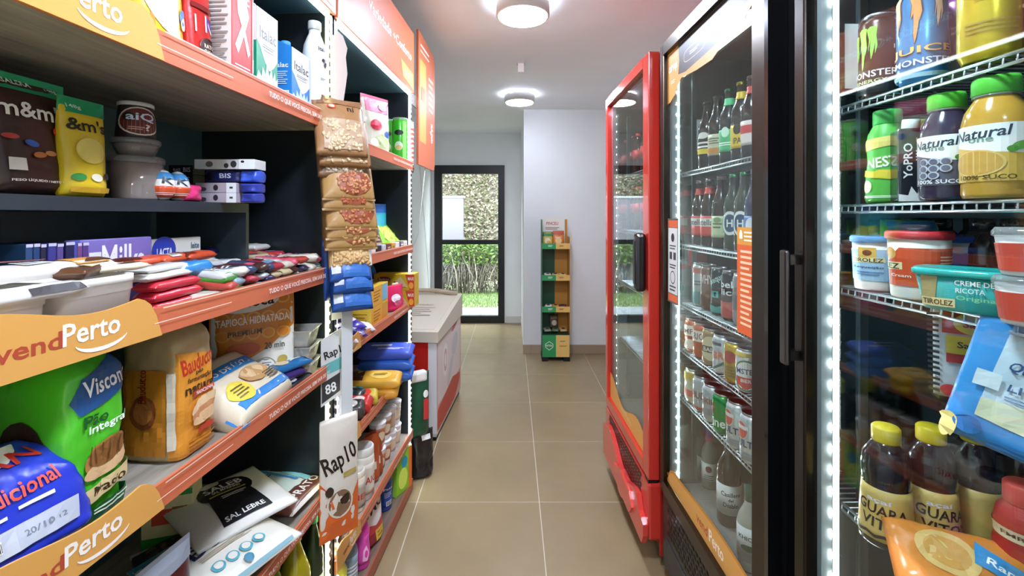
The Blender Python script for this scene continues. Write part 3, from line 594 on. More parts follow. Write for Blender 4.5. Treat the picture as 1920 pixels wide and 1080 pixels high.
milk_carton('cream_carton', 'red and white carton with a white cross splash', 434, 474, .03, .26, .062, '#c6322c', [('p', '#f6e9e2', [(-.35, .36), (-.2, .3), (.05, .47), (.25, .3), (.36, .34), (.12, .52), (.3, .66), (.15, .8), (-.05, .9), (-.3, .86), (-.22, .64), (-.05, .55)]), ('l', '#f0dcd4', .0, .17, .7, .08, 3), ('t', '#fff4ee', 'lac', .1, .8, .4, .1), ('r', '#e0d6ce', .46, 0, .5, 1)], [('r', '#e6e0d8', -.5, 0, .5, 1), small])
italac = [('t', '#20262a', 'Italac', .02, .74, .8, .14), ('l', '#6a7074', .05, .6, .6, .05, 2), ('r', '#3a4044', -.2, .55, .3, .556)]
def splash(hx='#f4f4f0', z=.0): return ('p', hx, [(-.5, .02), (.5, .02), (.5, .3), (.4, .26), (.36, .36), (.26, .27), (.18, .38), (.08, .28), (-.04, .42), (-.1, .28), (-.24, .36), (-.28, .24), (-.42, .3), (-.5, .22)])
shield = [(-.5, 1), (.5, 1), (.5, .5), (.3, .4), (.08, .34), (-.12, .42), (-.36, .58), (-.5, .64)]
milk_carton('milk_carton', 'green and white milk carton with a milk splash', 481, 520, .03, .235, .064, '#1f9a72', [('p', '#f1f1ee', shield), splash('#ecebe4')] + italac, [('r', '#f0f0ec', -.5, .62, .5, 1), ('bar', .2, .32, .4, .14), ('l', '#d8efe4', 0, .12, .7, .16, 6)], 'milk cartons', cap='#f0f0ee', slope=.02)
milk_carton('milk_carton', 'blue and white milk carton next to the ribbed white bottle', 547, 580, .03, .205, .064, '#2f86d8', [('p', '#f1f1ee', shield), splash('#cfe2f2')] + italac, [('t', '#ffffff', 'Italac', 0, .72, .7, .08), ('l', '#cfe4f6', 0, .52, .66, .22, 7), ('bar', .1, .25, .6, .14), ('l', '#cfe4f6', 0, .1, .8, .12, 4)], 'milk cartons', cap='#4a9ae2', slope=.03)
p6 = [(0, 0), (.03, 0), (.034, .004)] + [(.034 - .0022 * (k % 2), .012 + k * .0085) for k in range(18)] + [(.034, .17), (.034, .2), (.031, .225), (.022, .25), (.017, .262), (.0165, .272), (.0165, .28)]
x, y = LP(590, .035); lathed('milk_bottle', 'ribbed white milk bottle with cow spots and a clear cap', 'bottle', (x, y, ZA), R1 - .5, p6, '#eeeeea', 'plain', [('cap', [(.019, .274), (.0195, .276), (.0195, .297), (.018, .3), (0, .3)], '#c8c8c4', 'gloss')], [('t', '#3a3f44', 'Italac', .1, .76, .5, .045), ('e', '#23262a', .1, .64, .1, .02), ('e', '#23262a', .32, .66, .06, .014), ('e', '#23262a', .24, .6, .12, .03, 40), ('e', '#23262a', .36, .56, .06, .02), ('l', '#9aa0a4', .2, .44, .5, .03, 2)])
# ---- candy pouches and small packs on the riser
l, w, h = lsp(2, 152, 148, .17, zr, .07)
pouch('candy_pouch', 'dark brown chocolate candy pouch with a green top band, standing on the riser', 'pouch', l, R1, w, h * 1.02, .07, '#3a2018', [('r', '#1fa06a', -.5, .86, .5, 1), ('t', '#eafff2', '#GALERA', -.18, .925, .44, .05), ('t', '#eafff2', '148g', .3, .92, .16, .035), ('t', '#f6f2ec', "m&m's", .0, .71, .86, .14), ('e', '#c83a30', .34, .56, .14, .05), ('e', '#2f5ab0', -.1, .43, .085, .028, -10), ('e', '#c8783a', -.02, .34, .09, .025, 5), ('e', '#b03a30', -.32, .47, .08, .022), ('e', '#d08a50', .12, .36, .07, .022), ('r', '#e8e0d8', -.36, .2, -.2, .3), ('t', '#e6dcd2', 'PESO LÍQUIDO / NETO 148g', .0, .12, .7, .028)], 'stand', group='candy pouches on the riser')
l, w, h = lsp(-95, 0, 140, .17, zr, .06)
pouch('candy_pouch', 'dark brown chocolate candy pouch half hidden at the start of the riser', 'pouch', l, R1, w, .19, .06, '#3a2018', [('r', '#1fa06a', -.5, .86, .5, 1), ('t', '#f6f2ec', "m&m's", .0, .71, .9, .15)], 'stand', group='candy pouches on the riser')
l, w, h = lsp(137, 221, 190, .15, zr, .06)
pouch('candy_pouch', 'yellow peanut candy pouch with a green top band, standing on the riser', 'pouch', l, R1, w, h * 1.02, .055, '#e2c22a', [('r', '#1fa06a', -.5, .84, .5, 1), ('t', '#eafff2', '148g', -.22, .9, .3, .05), ('t', '#1c100c', "&m's", .0, .73, .84, .13), ('e', '#3f9a4a', -.28, .2, .12, .035), ('e', '#f2ead2', .05, .2, .12, .04), ('e', '#2a1c14', .3, .22, .1, .035), ('e', '#e7d36a', -.02, .47, .3, .13), ('r', '#d9a82a', -.4, .06, .4, .1)], 'stand', group='candy pouches on the riser')
x, y = LP(255, .2); cl = (x, y, zr)
o = lathed('pudding_tub', 'clear tub of brown chocolate cream under the small cups', 'tub', cl, R1, [(0, .001), (.039, .001), (.041, .006), (.0455, .078), (.046, .08)], '#8a5a3c', 'gloss', [('lid', [(.0485, .076), (.0495, .079), (.0495, .087), (.046, .09), (0, .09)], '#cfd0cc', 'clear'), ('tub_wall', [(.0415, 0), (.0425, .004), (.047, .076)], '#e2ded6', 'clear')], [('bar', .3, .3, .2, .2)])
o = lathed('dessert_bowl', 'small clear bowl with a brown dessert stacked on the chocolate cream tub', 'bowl', (x, y, zr + .0905), R1, [(0, .001), (.028, .001), (.038, .022), (.038, .024)], '#6a463a', 'gloss', [('bowl_wall', [(.03, 0), (.0405, .026)], '#e6e4e0', 'clear'), ('lid', [(.041, .025), (.0425, .027), (.0425, .033), (.04, .036), (0, .036)], '#d4d5d3', 'clear')], [])
o = lathed('yogurt_cup', 'brown and white printed cup on top of the stacked bowls', 'cup', (x, y, zr + .127), R1 - .6, [(0, 0), (.034, 0), (.0345, .003), (.029, .066), (.0285, .068)], '#2e211f', 'plain', [('rim', [(.0285, .066), (.031, .067), (.031, .073), (.029, .0745), (0, .0745)], '#d9d9d6', 'plain')], [('e', '#e2d8d0', .0, .5, .62, .43), ('e', '#6a241c', .0, .5, .56, .39), ('e', '#1c1c1c', -.3, .62, .17, .13), ('t', '#dfe6fa', 'aiQ', .02, .62, .8, .28), ('t', '#f2e8e0', '?', .18, .32, .14, .2), ('l', '#d8a890', -.1, .28, .4, .12, 2)])
for k, px in enumerate((305, 333)):
    x, y = LP(px, .16); e = [(.0235 * math.sin(a) * (1 - .12 * (-math.cos(a))), .033 - .033 * math.cos(a)) for a in [math.pi * i / 14 for i in range(15)]]; e[0] = (0, 0); e[-1] = (0, .066)
    lathed('chocolate_egg', ['white, blue and orange foil chocolate egg beside the cream tub', 'white, blue and orange foil chocolate egg beside the pink wrapper'][k], 'egg', (x, y, zr), R1 - .5, e, '#eae6e2', 'gloss', [('egg_base', band(e, .006, .03), '#d9532e', 'gloss'), ('egg_top', band(e, .045, .06), '#4a90c8', 'gloss')], [('t', '#202830', 'K', .05, .62, .5, .22, -10), ('l', '#f4e2d8', 0, .22, .9, .1, 2)], group='foil eggs')
pouch('candy_wrapper', 'crumpled hot pink candy wrapper between the eggs and the lilac boxes', 'wrapper', Vector((*LP(358, .15), zr)), R1, .055, .038, .03, '#e23a78', wr=.008)
yb = 1.17
def pack(px0, px1, y0, y1, Y, name, label, hx, faces, group='small chocolate boxes', d=.045):
    a, b_ = at(px0, y1, Y), at(px1, y0, Y); return carton(name, label, 'box', ((a.x + b_.x) / 2, Y + d / 2, a.z), 0, b_.x - a.x, d, b_.z - a.z, hx, faces, group, bv=.0015)
zt_ = [zr + .0245 * i for i in range(6)]
def zpack(i, n, px0, px1, Y, label, hx, faces, d=.045, name='chocolate_box'):
    a, b_ = at(px0, 400, Y), at(px1, 400, Y); return carton(name, label, 'box', ((a.x + b_.x) / 2, Y + d / 2, zr + .0246 * i), 0, b_.x - a.x, d, .024 * n, hx, faces, 'small chocolate boxes', bv=.0012)
for i, q in enumerate(('bottom', 'second', 'third')):
    zpack(i, 1, 318, 362, 1.17, ['black chocolate box lowest in the dark stack behind the eggs', 'black chocolate box in the middle of the dark stack behind the eggs', 'black chocolate box under the topmost of the dark stack behind the eggs'][i], '#14131a', {'F': [('t', '#d8d8e0', 'BIS', .2, .5, .3, .5)]})
zpack(3, 1, 316, 362, 1.17, 'black chocolate box topmost of the dark stack behind the eggs', '#14131a', {'F': [('t', '#d8d8e0', 'BIS', .25, .5, .3, .5), ('t', '#d8d8e0', 'BLACK', -.15, .5, .3, .3)]})
for i, q in enumerate(('lowest lilac grey box with a white end on the riser', 'second lilac grey box with a white end on the riser')):
    zpack(i, 1, 366, 443, 1.12, q, '#b7aab2', {'F': [('e', '#3a3036', 0, .5, .06, .3), ('r', '#eef0ee', .26, 0, .5, 1), ('r', '#3a4a3a', .34, .4, .42, .6), ('e', '#4a4048', -.3, .35, .08, .2)]})
    pouch('chocolate_pack', ['blue foil pack sticking out beside the lowest lilac box', 'blue foil pack sticking out beside the second lilac box'][i], 'pack', at(462, 400, 1.12).xy.to_3d() + Vector((0, .03, zr + .0246 * i)), 0, .044, .024, .05, '#3a46a8', style='block', wr=.004)
pouch('chocolate_pack', 'dark blue glossy pack in the middle of the small chocolate boxes', 'pack', at(412, 400, 1.12).xy.to_3d() + Vector((0, .03, zr + .05)), 0, .1, .03, .045, '#20245a', [('t', '#d8dcf0', 'BIS', .1, .55, .3, .4), ('e', '#0c0e20', -.3, .5, .12, .3)], 'block', wr=.002)
pouch('chocolate_pack', 'bright blue crumpled foil pack end under the white box', 'pack', at(462, 400, 1.12).xy.to_3d() + Vector((0, .03, zr + .05)), 0, .045, .03, .05, '#3f5fd0', style='block', wr=.006)
zpack(3.35, 1, 364, 478, 1.12, 'white chocolate box lying topmost on the blue packs', '#d9d8d6', {'F': [('e', '#6a6a60', -.25, .5, .06, .3), ('e', '#3a3a3a', .15, .5, .05, .35), ('e', '#3a3a3a', .03, .35, .04, .25), ('r', '#f4f6f2', .24, 0, .5, 1), ('e', '#202020', .3, .75, .03, .12)]}, d=.05)
# ---- chocolate bars: back row standing
for i, (p0, p1, hx, yt) in enumerate([(10, 26, '#2a4a72', 458), (26, 40, '#234070', 457), (40, 52, '#23203a', 458), (54, 72, '#3c3a86', 456), (72, 86, '#5a4a8a', 457), (88, 108, '#1c1f4a', 454), (112, 121, '#7a4a78', 456), (122, 135, '#5a3c80', 455)]):
    l, w, h = lsp(p0, p1, yt, .2, ZB, .03); names = ['steel blue', 'deep blue', 'black violet', 'indigo', 'dusty violet', 'navy', 'mauve', 'plum']
    carton('chocolate_bar', f'{names[i]} chocolate bar standing on edge in the back row', 'chocolate bar', l, R1 + .06, w * .9, .09, h, hx, {'F': [('r', '#c9c6da', -.5, .96, .5, 1)]}, 'bars standing in the back row', bv=.001)
l, w, h = lsp(137, 286, 447, .17, ZB, .02)
carton('chocolate_bar', 'lilac chocolate bar with white script standing in the back row', 'chocolate bar', l, R1, w, .016, h, '#7d6fb8', {'F': [('r', '#4a55b0', -.5, 0, -.42, 1), ('t', '#eef2fa', 'Milka', .12, .66, .58, .5), ('r', '#e4e6ea', -.32, .45, -.18, .82), ('bar', -.25, .62, .1, .24)]})
l, w, h = lsp(287, 378, 446, .19, ZB, .02)
carton('chocolate_bar', 'white chocolate bar with a blue badge standing in the back row', 'chocolate bar', l, R1, w, .016, h, '#dcdcd2', {'F': [('e', '#2840b0', -.28, .8, .23, .24), ('t', '#ffffff', 'LACTA', -.27, .76, .3, .14), ('t', '#33506a', 'leite', .36, .84, .18, .12), ('p', '#5a9ad0', [(-.05, .6), (.1, .74), (.25, .66), (.3, .55), (-.05, .5)])]})
# ---- white tubs
def tub(p0, p1, label):
    l, w, _ = lsp(p0, p1, 0, .012, ZB, .0); o = thing('storage_tub', label, 'tub', l, R1, 'white tubs on the chocolate shelf'); D, H = .15, .082; b = B(); n = 36
    def ring(s, z, off=0): return [((w / 2 - .004) * s * math.copysign(abs(math.cos(a)) ** .28, math.cos(a)) + 0, D / 2 + D / 2 * s * math.copysign(abs(math.sin(a)) ** .28, math.sin(a)), z) for a in [2 * math.pi * i / n for i in range(n)]]
    rs = [ring(.86, 0), ring(.9, .003), ring(.96, .056), ring(.985, .058), ring(.985, .07), ring(1, .071), ring(1, H), ring(.96, H), ring(.93, .06), ring(.86, .006)]
    b.add([p for r_ in rs for p in r_], [(j * n + i, j * n + (i + 1) % n, (j + 1) * n + (i + 1) % n, (j + 1) * n + i) for j in range(len(rs) - 1) for i in range(n)] + [tuple(range(n))[::-1], tuple(9 * n + i for i in range(n))], True)
    b.obj('tub_body', M('#e6e2da', 'plain', .35), o); return o
tub(-45, 107, 'white plastic tub half hidden behind the tan logo panel'); tub(109, 268, 'white plastic tub with a stepped rim beside the red chocolate bars')
zb_ = ZB + .086
def lie(name, label, px, d, z, w, h, t, hx, items=(), rz=0, group=None, style='bar', wr=.0015, tilt=0, res=(16, 10), cat='chocolate bar'):
    """thing lying flat, its print upwards; w along the rack, h into it"""
    x, y = LP(px, d); return pouch(name, label, cat, (x, y, z + t / 2), R1 + rz, w, h, t, hx, items, style, LYING + tilt, group, wr, centre=True, res=res)
lie('wafer_bar', 'white wrapped wafer bar with barcode and a torn gold end across the tubs', 85, .06, zb_, .2, .05, .022, '#e2dcd4', [('p', '#c98c3c', [(.12, .04), (.42, .04), (.42, .96), (.12, .96), (.1, .8), (.12, .6), (.1, .4), (.12, .2)]), ('p', '#5a3320', [(.2, .1), (.48, .1), (.48, .45), (.3, .35)]), ('bar', -.12, .45, .2, .5), ('r', '#c43c3c', -.46, .8, .1, .88)], rz=.1)
lie('wafer_bar', 'brown ended wafer bar poking from the tub by the cream sachet', 150, .045, zb_ - .004, .09, .04, .018, '#5a3a26', [('r', '#d8c49a', -.1, .1, .45, .9)], rz=.5)
lie('sachet', 'cream paper sachet lying over the tub rim', 205, .06, zb_ - .002, .1, .06, .012, '#e4d8b8', [('p', '#6a4426', [(.0, .3), (.3, .55), (.48, .4), (.4, .2)]), ('l', '#a8a030', -.2, .3, .26, .14, 2)], rz=-.1, cat='sachet')
lie('wafer_bar', 'white lower wafer bar with a serrated dark edge inside the tub', 45, .03, ZB + .062, .13, .05, .02, '#e6e4e2', [('r', '#2a2428', -.1, .0, .46, .12)], rz=.02)
for i, (px, hx, hx2, it) in enumerate([(262, '#d9552f', '#5a2416', 0), (318, '#d85a36', '#d8c8b8', 1), (362, '#cf4f30', '#6a2a1a', 2)]):
    lie('chocolate_bar', ['orange red chocolate bar with a dark brown end against the lilac bar', 'orange chocolate bar with a pale barcode patch in the second row', 'orange chocolate bar with a twisted end in the second row'][i], px, .13, ZB + .075, .105, .05, .02, hx, [('p', hx2, [(-.5, .1), (-.2, .1), (-.3, .9), (-.5, .9)]) if it != 1 else ('bar', -.1, .3, .3, .5)], rz=.12, group='orange bars')
for i, (px, z) in enumerate([(318, 0), (318, .019), (316, .038)]): lie('chocolate_bar', ['red foil chocolate bar at the bottom of the red stack', 'red foil chocolate bar in the middle of the red stack', 'red foil chocolate bar on top of the red stack'][i], px, .055, ZB + z, .13, .045, .019, '#cc2f3e', [('r', '#e07a80', -.45, .45, .45, .52)], rz=.05 * i, group='red bars')
for i, (px, d, z) in enumerate([(298, .06, .058), (296, .075, .07)]): lie('chocolate_bar', ['silver white bar lying across the red stack', 'silver white bar on the pale bar over the red stack'][i], px, d, ZB + z, .12, .05, .013, '#d6d3cc', [('l', '#9a9488', 0, .5, .7, .4, 2)], rz=.1)
lie('chocolate_bar', 'sky blue round chocolate roll behind the green wrapped bars', 355, .075, ZB + .055, .095, .045, .026, '#2f86c8', [('r', '#e4ecf0', -.5, .06, -.38, .94), ('r', '#9acbe8', -.35, .75, .45, .82)], rz=.1)
for i, (px, z, hx) in enumerate([(398, .03, '#4f9a3a'), (404, .01, '#3f8a34')]): lie('chocolate_bar', ['green wrapped bar with pleated end above the other green bar', 'green wrapped bar tucked under the pleated green bar'][i], px, .05, ZB + z, .05, .085, .022, hx, [('l', '#a8d88a', 0, .25, .7, .4, 4)], rz=.15)
for i, (px, z, hx) in enumerate([(380, .004, '#c8c6b8'), (390, .0, '#dcdad0')]): lie('chocolate_bar', ['grey white bar end beside the red stack', 'pale bar lowest beside the green bars'][i], px, .035, ZB + z, .06, .05, .016, hx, rz=.2)
for i, (px, z) in enumerate([(427, .03), (437, .01)]): lie('chocolate_bar', ['dark brown thick chocolate roll lying over the fascia edge', 'dark brown chocolate roll under the thick roll'][i], px, .06, ZB + z, .038, .1, .03, '#4a3a34', [('l', '#d8d0c8', 0, .5, .8, .2, 2)], rz=.1)
pal = ['#cfd2cf', '#a83240', '#2f2a4a', '#d6cdbb', '#6a8fa8', '#b8483a', '#e0ddd6', '#4a3028', '#c8b890', '#8ea8b4', '#d85a70', '#3c4a68']
cn = ['silver', 'crimson', 'dark violet', 'sand', 'steel blue', 'rust', 'off white', 'dark brown', 'pale gold', 'ice blue', 'rose', 'slate']
sn = ['chocolate', 'wafer', 'nut', 'caramel', 'cereal', 'peanut']
used_ = {}
def pile_label(c, where):
    k = f'{c} wrapped {{}} bar in the mixed heap {where}'; used_[k] = used_.get(k, -1) + 1; return k.format(sn[used_[k] % 6] + ('' if used_[k] < 6 else ' snack'))
rd = random.Random(21); k = 0
for i, Yc in enumerate([.955, .995, 1.035, 1.075, 1.115, 1.155, 1.195, 1.235, 1.275, 1.315, 1.355]):
    for lay in range(3):
        for dd, wh in ((.062, 'along the fascia'), (.185, 'behind the front bars')):
            if dd > .1 and abs(Yc - 1.22) < .045: continue
            c = rd.randrange(12); k += 1; t = .016 + .006 * rd.random()
            p = lf(Yc + rd.uniform(-.004, .004), dd + rd.uniform(-.01, .01)); p.z = ZB + lay * .0205 + t / 2 + (.008 if dd > .1 else 0)
            pouch('candy_bar', pile_label(cn[c], wh), 'candy bar', p, R1 + rd.uniform(-.4, .4), .037, .115, t, pal[c], [('r', pal[(c + 3) % 12], -.3, .25, .3, .45), ('l', pal[(c + 6) % 12], 0, .65, .5, .25, 3)], 'bar', LYING + rd.uniform(-.06, .14), 'bars in the mixed heap', .003, centre=True, res=(8, 14))
for i, (px, hx) in enumerate([(400, '#2a2a6a'), (430, '#4a4ac0'), (452, '#b8a878'), (478, '#d0d0cc')]):
    lie('chocolate_bar', ['dark navy bar in the last row below the riser', 'violet blue bar in the last row below the riser', 'straw coloured bar in the last row below the riser', 'silver bar in the last row past the riser leg'][i], px, .24 if i < 3 else .2, ZB + .07, .1, .05, .02, hx, [('l', '#e8e4f0', 0, .5, .5, .35, 2)], rz=.1)
# ---- bread shelf
vis = [('p', '#1c4f86', [(-.42, .72), (-.3, .84), (.5, .93), (.52, .74), (.1, .67), (-.32, .64)]), ('t', '#ffffff', 'Visconti', .12, .79, .8, .1, 6), ('t', '#0f5a22', 'Pão', -.08, .595, .4, .07), ('t', '#f6fff0', 'Integral', .12, .535, .66, .06), ('e', '#a8743c', .12, .36, .4, .1, 12), ('e', '#d8b080', .1, .31, .4, .05, 10), ('e', '#8a5a2c', .12, .385, .34, .065, 12)] + [('r', '#5f3a1c', -.2 + .09 * i, .34, -.185 + .09 * i, .45) for i in range(7)] + [('p', '#d8c08a', [(-.3, .14), (.5, .2), (.5, .28), (-.3, .22)]), ('t', '#3a2a14', 'Macio', .06, .205, .5, .05, 5), ('r', '#14502a', -.5, .0, .5, .115), ('t', '#e8ffe6', 'PESO LÍQ. 400 g', .1, .03, .7, .03), ('l', '#d8f0d0', .12, .085, .6, .04, 2)]
l, w, _ = lsp(128, 241, 0, .035, ZC, .15)
loaf('bread_bag', 'bright green wholemeal bread bag standing next to the orange bread bag', 'bread', l, R1, w, .15, .267, '#4fbf2a', vis, [('e', '#3a2a24', .1, .3, .3, .34, 12), ('t', '#e8e4dc', 'VISCO', .12, .32, .5, .15, -72)], group='bread bags')
l, w, _ = lsp(338, 408, 0, .03, ZC, .13)
bau = [('p', '#e0922f', [(-.5, .02), (.5, .02), (.5, .7), (-.5, .78)]), ('t', '#c0301f', 'Bauducco', .0, .68, .8, .12, 8), ('t', '#3a2412', 'pão', .0, .6, .2, .035), ('t', '#3a2412', 'fermentação', .0, .555, .6, .045), ('t', '#3a2412', 'natural', .05, .495, .8, .07), ('r', '#c0402a', -.2, .43, .4, .47), ('t', '#fff0e0', 'TRADICIONAL', .1, .45, .5, .025), ('e', '#e9c79a', .12, .34, .36, .075, 10), ('e', '#c98a5c', .12, .3, .36, .05, 10), ('e', '#e6bd8c', .12, .265, .34, .045, 8), ('r', '#c0402a', -.1, .16, .4, .2), ('l', '#a8641a', .05, .09, .7, .08, 3)]
loaf('bread_bag', 'clear and orange sliced bread bag standing next to the green bread bag', 'bread', l, R1, w, .125, .267, '#b99c70', bau, [('p', '#c07a22', [(-.4, .06), (.3, .06), (.3, .66), (-.4, .66)]), ('e', '#8a4a20', -.05, .36, .2, .12), ('e', '#b06a34', -.05, .37, .14, .09), ('t', '#7a2418', 'Bauducco', -.06, .55, .5, .06, 90), ('r', '#d9cbb4', .32, .1, .42, .64)], group='bread bags')
o, F = pouch('tapioca_pouch', 'orange and white patterned tapioca pouch leaning behind the milk bread', 'pouch', (-.70, 1.235, ZC), .55, .2, .265, .05, '#e9e4d6', [('p', '#e0861c', [(-.5, 1), (.5, 1), (.5, .62), (.2, .42), (-.1, .3), (-.5, .28)])] + [('e', '#f0b048', -.36 + .18 * i, .9 - .17 * (j % 4), .085, .055) for i in range(5) for j in range(3)] + [('e', '#e0861c', -.36 + .18 * i, .9 - .17 * (j % 4), .06, .038) for i in range(5) for j in range(3)] + [('e', '#f4efe0', -.06, .88, .38, .1, 6), ('t', '#1c1a18', 'Delioca', -.05, .88, .6, .1, 4), ('t', '#fff6e6', 'TAPIOCA HIDRATADA', .0, .7, .86, .075, 2), ('t', '#5a3a14', 'PREMIUM', -.1, .58, .4, .05, 3), ('e', '#c85a20', -.12, .42, .2, .06), ('t', '#3a3a30', '20 min', .25, .43, .24, .06), ('e', '#b8a050', -.22, .2, .12, .055), ('e', '#8a8a78', .12, .24, .14, .08), ('e', '#e9e4d6', .12, .24, .125, .07), ('l', '#5a5a50', .12, .24, .18, .06, 3), ('e', '#b8a050', .34, .28, .06, .04), ('l', '#8a8a78', .1, .1, .5, .04, 2)], 'stand', tilt=-.06)
p = lf(1.085, .085); p.z = ZC + .05
pouch('milk_bread_pack', 'blue edged milk bread pack leaning on the orange bread bag', 'bread', p, R1 + .05, .23, .19, .085, '#e6d8bc', [('r', '#1f7fc8', -.5, 0, .5, .2), ('r', '#2a86cc', -.5, .6, .42, .76), ('t', '#ffffff', 'PÃO DE LEITE', -.06, .68, .8, .09), ('e', '#e8d04a', -.28, .3, .16, .16), ('l', '#6a5a1a', -.28, .3, .2, .18, 4), ('e', '#c99a64', .1, .42, .22, .13), ('e', '#e3c090', .1, .45, .18, .09), ('l', '#5a5046', .3, .3, .26, .14, 4), ('e', '#5a3a24', -.3, .9, .16, .1), ('t', '#f0e0c0', 'Lili', -.3, .9, .18, .08)], 'block', LYING + .45, centre=True, wr=.004)
for i, q in enumerate(('lowest clear cake tray of the stack at the rack end', 'middle clear cake tray of the stack at the rack end', 'topmost clear cake tray with a brown loaf cake at the rack end')):
    p = lf(1.33, .085); t = thing('cake_tray', q, 'cake tray', (p.x - .01, p.y, ZC + .047 * i), .12, 'cake trays'); c = bx('cake', -.075, .02, -.04, .035, .005, .04, M('#4f2c1e', 'mottle'), t, .006)
    dec(t, plane_F((0, -.0405, 0), (1, 0, 0), (0, 0, 1)), 1, 1, [('bar', -.045, .02, .035, .018)] if i else [('l', '#e8d8c8', -.03, .022, .06, .012, 2)], step=9); dec(t, plane_F((0, 0, .0405), (1, 0, 0), (0, 1, 0)), 1, 1, [('r', '#c86a30', .0 - .03, -.03, .018, .03), ('r', '#e6dccb', -.06, -.03, -.035, .01)], step=9)
    b = B(); n = 4; co = lambda s, z: [(-.085 * s - .0, -.05 * s, z), (.085 * s, -.05 * s, z), (.085 * s, .05 * s, z), (-.085 * s, .05 * s, z)]; rs = [co(.84, 0), co(.95, .042), co(1.02, .043), co(1.02, .0455), co(.94, .0455), co(.82, .003)]
    b.add([p_ for r_ in rs for p_ in r_], [(j * 4 + a, j * 4 + (a + 1) % 4, j * 4 + 4 + (a + 1) % 4, j * 4 + 4 + a) for j in range(5) for a in range(4)] + [(3, 2, 1, 0), (20, 21, 22, 23)]).obj('tray', M('#f2efe6', 'clear'), t)
for i, (px, hx, h2, z) in enumerate([(535, '#1f6aa0', '#d8c8a8', .045), (525, '#3a2a6a', '#d86a4a', .024), (518, '#26306a', '#7fc8d8', .0), (548, '#181c2a', '#c8ccd2', .0)]):
    lie('cookie_pack', ['teal blue cookie pack on top of the cookie packs by the cake trays', 'purple cookie pack in the middle of the cookie packs by the cake trays', 'navy cookie pack lowest by the cake trays', 'black and silver cookie pack slipped against the fascia'][i], px, .05 if i < 3 else .03, ZC + z, .14, .06, .022, hx, [('e', h2, -.1, .5, .14, .3), ('l', '#f4f0e8', .22, .5, .3, .4, 2), ('r', h2, .4, .1, .5, .9)], rz=-.35 + .1 * i, cat='cookies', wr=.003)
o, F, G = loaf('bread_bag', 'blue traditional bread bag lying against the tan logo panel', 'bread', lf(.59, .085) + Vector((0, 0, ZC)), R1, .19, .15, .15, '#2438b8', [('p', '#f0ece6', [(-.5, .72), (.1, .84), (.3, .98), (-.5, 1.0)]), ('t', '#c8281f', 'LIAN', .0, .86, .7, .12), ('t', '#e8584a', 'Tradicional', .0, .6, .6, .14, 3), ('r', '#e8ecf6', -.3, .42, -.05, .45), ('r', '#e8ecf6', .02, .45, .22, .48), ('r', '#b8bcc8', -.25, .14, .34, .34), ('t', '#7a7e8a', '20/10 12', .14, .24, .26, .05), ('bar', -.16, .24, .1, .1)], top=.55, pinch=.5, wr=.006, group='bread bags'); o.rotation_euler = (-.3, 0, R1 - .12)
pouch('bread_bag', 'grey white plastic bread bag stuffed behind the blue bread bag', 'bread', lf(.56, .25) + Vector((0, 0, ZC)), R1 - .3, .17, .23, .1, '#aeb4ba', style='stand', wr=.012, group='bread bags')
# ---- rice and beans shelf
def flat(name, label, px, py, z, w, h, t, hx, items, rz=0, tilt=0, wr=.003, kind='foil', cat='bag', group='bags of rice and beans', style='pillow'):
    p = onz(px, py, z); return pouch(name, label, cat, p, R1 + rz, w, h, t, hx, items, style, LYING + tilt, group, wr, kind, centre=True)
flat('rice_bag', 'white bag with a black keyhole emblem and yellow line', 430, 945, ZD + .085, .24, .25, .05, '#e0dcd0', [('e', '#14141c', .02, .64, .28, .22), ('p', '#14141c', [(-.2, .62), (.22, .62), (.26, .1), (-.24, .1)]), ('t', '#f4f2ea', 'SALEB', .02, .7, .4, .1), ('t', '#e8e6de', 'SAL MARINHO', .02, .62, .3, .04), ('r', '#d8c830', -.18, .55, .2, .57), ('l', '#cfcfca', .04, .48, .26, .06, 2), ('t', '#f4f2ea', 'SAL LEBRE', .0, .16, .4, .06), ('e', '#d8d4c8', -.08, .8, .1, .06)], rz=-.55, tilt=.06)
flat('rice_bag', 'white and teal rice bag with navy lettering', 415, 1035, ZD + .05, .26, .24, .05, '#e4dfd0', [('p', '#2f90b8', [(-.5, .84), (-.1, .9), (-.1, 1), (-.5, 1)]), ('t', '#1a1f4a', 'Dona', .05, .74, .5, .16), ('t', '#1a1f4a', 'Benta', .02, .56, .56, .16), ('l', '#b8a890', .0, .42, .5, .08, 3)] + [('e', '#5aa8b8', -.2 + .13 * i, .24, .055, .06) for i in range(4)] + [('e', '#e4dfd0', -.2 + .13 * i, .24, .035, .04) for i in range(4)] + [('e', '#3a7f98', .0, .12, .04, .04), ('r', '#8fb8c0', -.4, .04, .4, .06)], rz=-.35, tilt=.05)
o, F = flat('bean_bag', 'clear bag of black beans with a silver seal', 345, 1052, ZD + .03, .17, .22, .05, '#24262a', [('p', '#c8ccd2', [(-.5, .9), (.5, .9), (.5, 1), (-.5, 1)]), ('l', '#8a929a', .15, .6, .4, .14, 2), ('e', '#4a6a9a', -.3, .2, .1, .08)], rz=-.7)
scatter(o, 'beans', F, .17, .22, -.4, .12, .4, .85, 160, .0055, '#101113')
l = onz(238, 1075, ZD)
pouch('bean_bag', 'maroon black bean packet standing under the bread shelf', 'bag', lf(.80, .06) + Vector((0, 0, ZD)), R1 - .1, .2, .215, .07, '#4a1418', [('p', '#8a8f98', [(-.5, .8), (.5, .8), (.5, 1), (-.5, 1)]), ('t', '#f0e2d8', 'Feijão', .05, .66, .56, .12, 0), ('t', '#f0e2d8', 'preto', .1, .5, .56, .13, 0)], 'stand', group='bags of rice and beans')
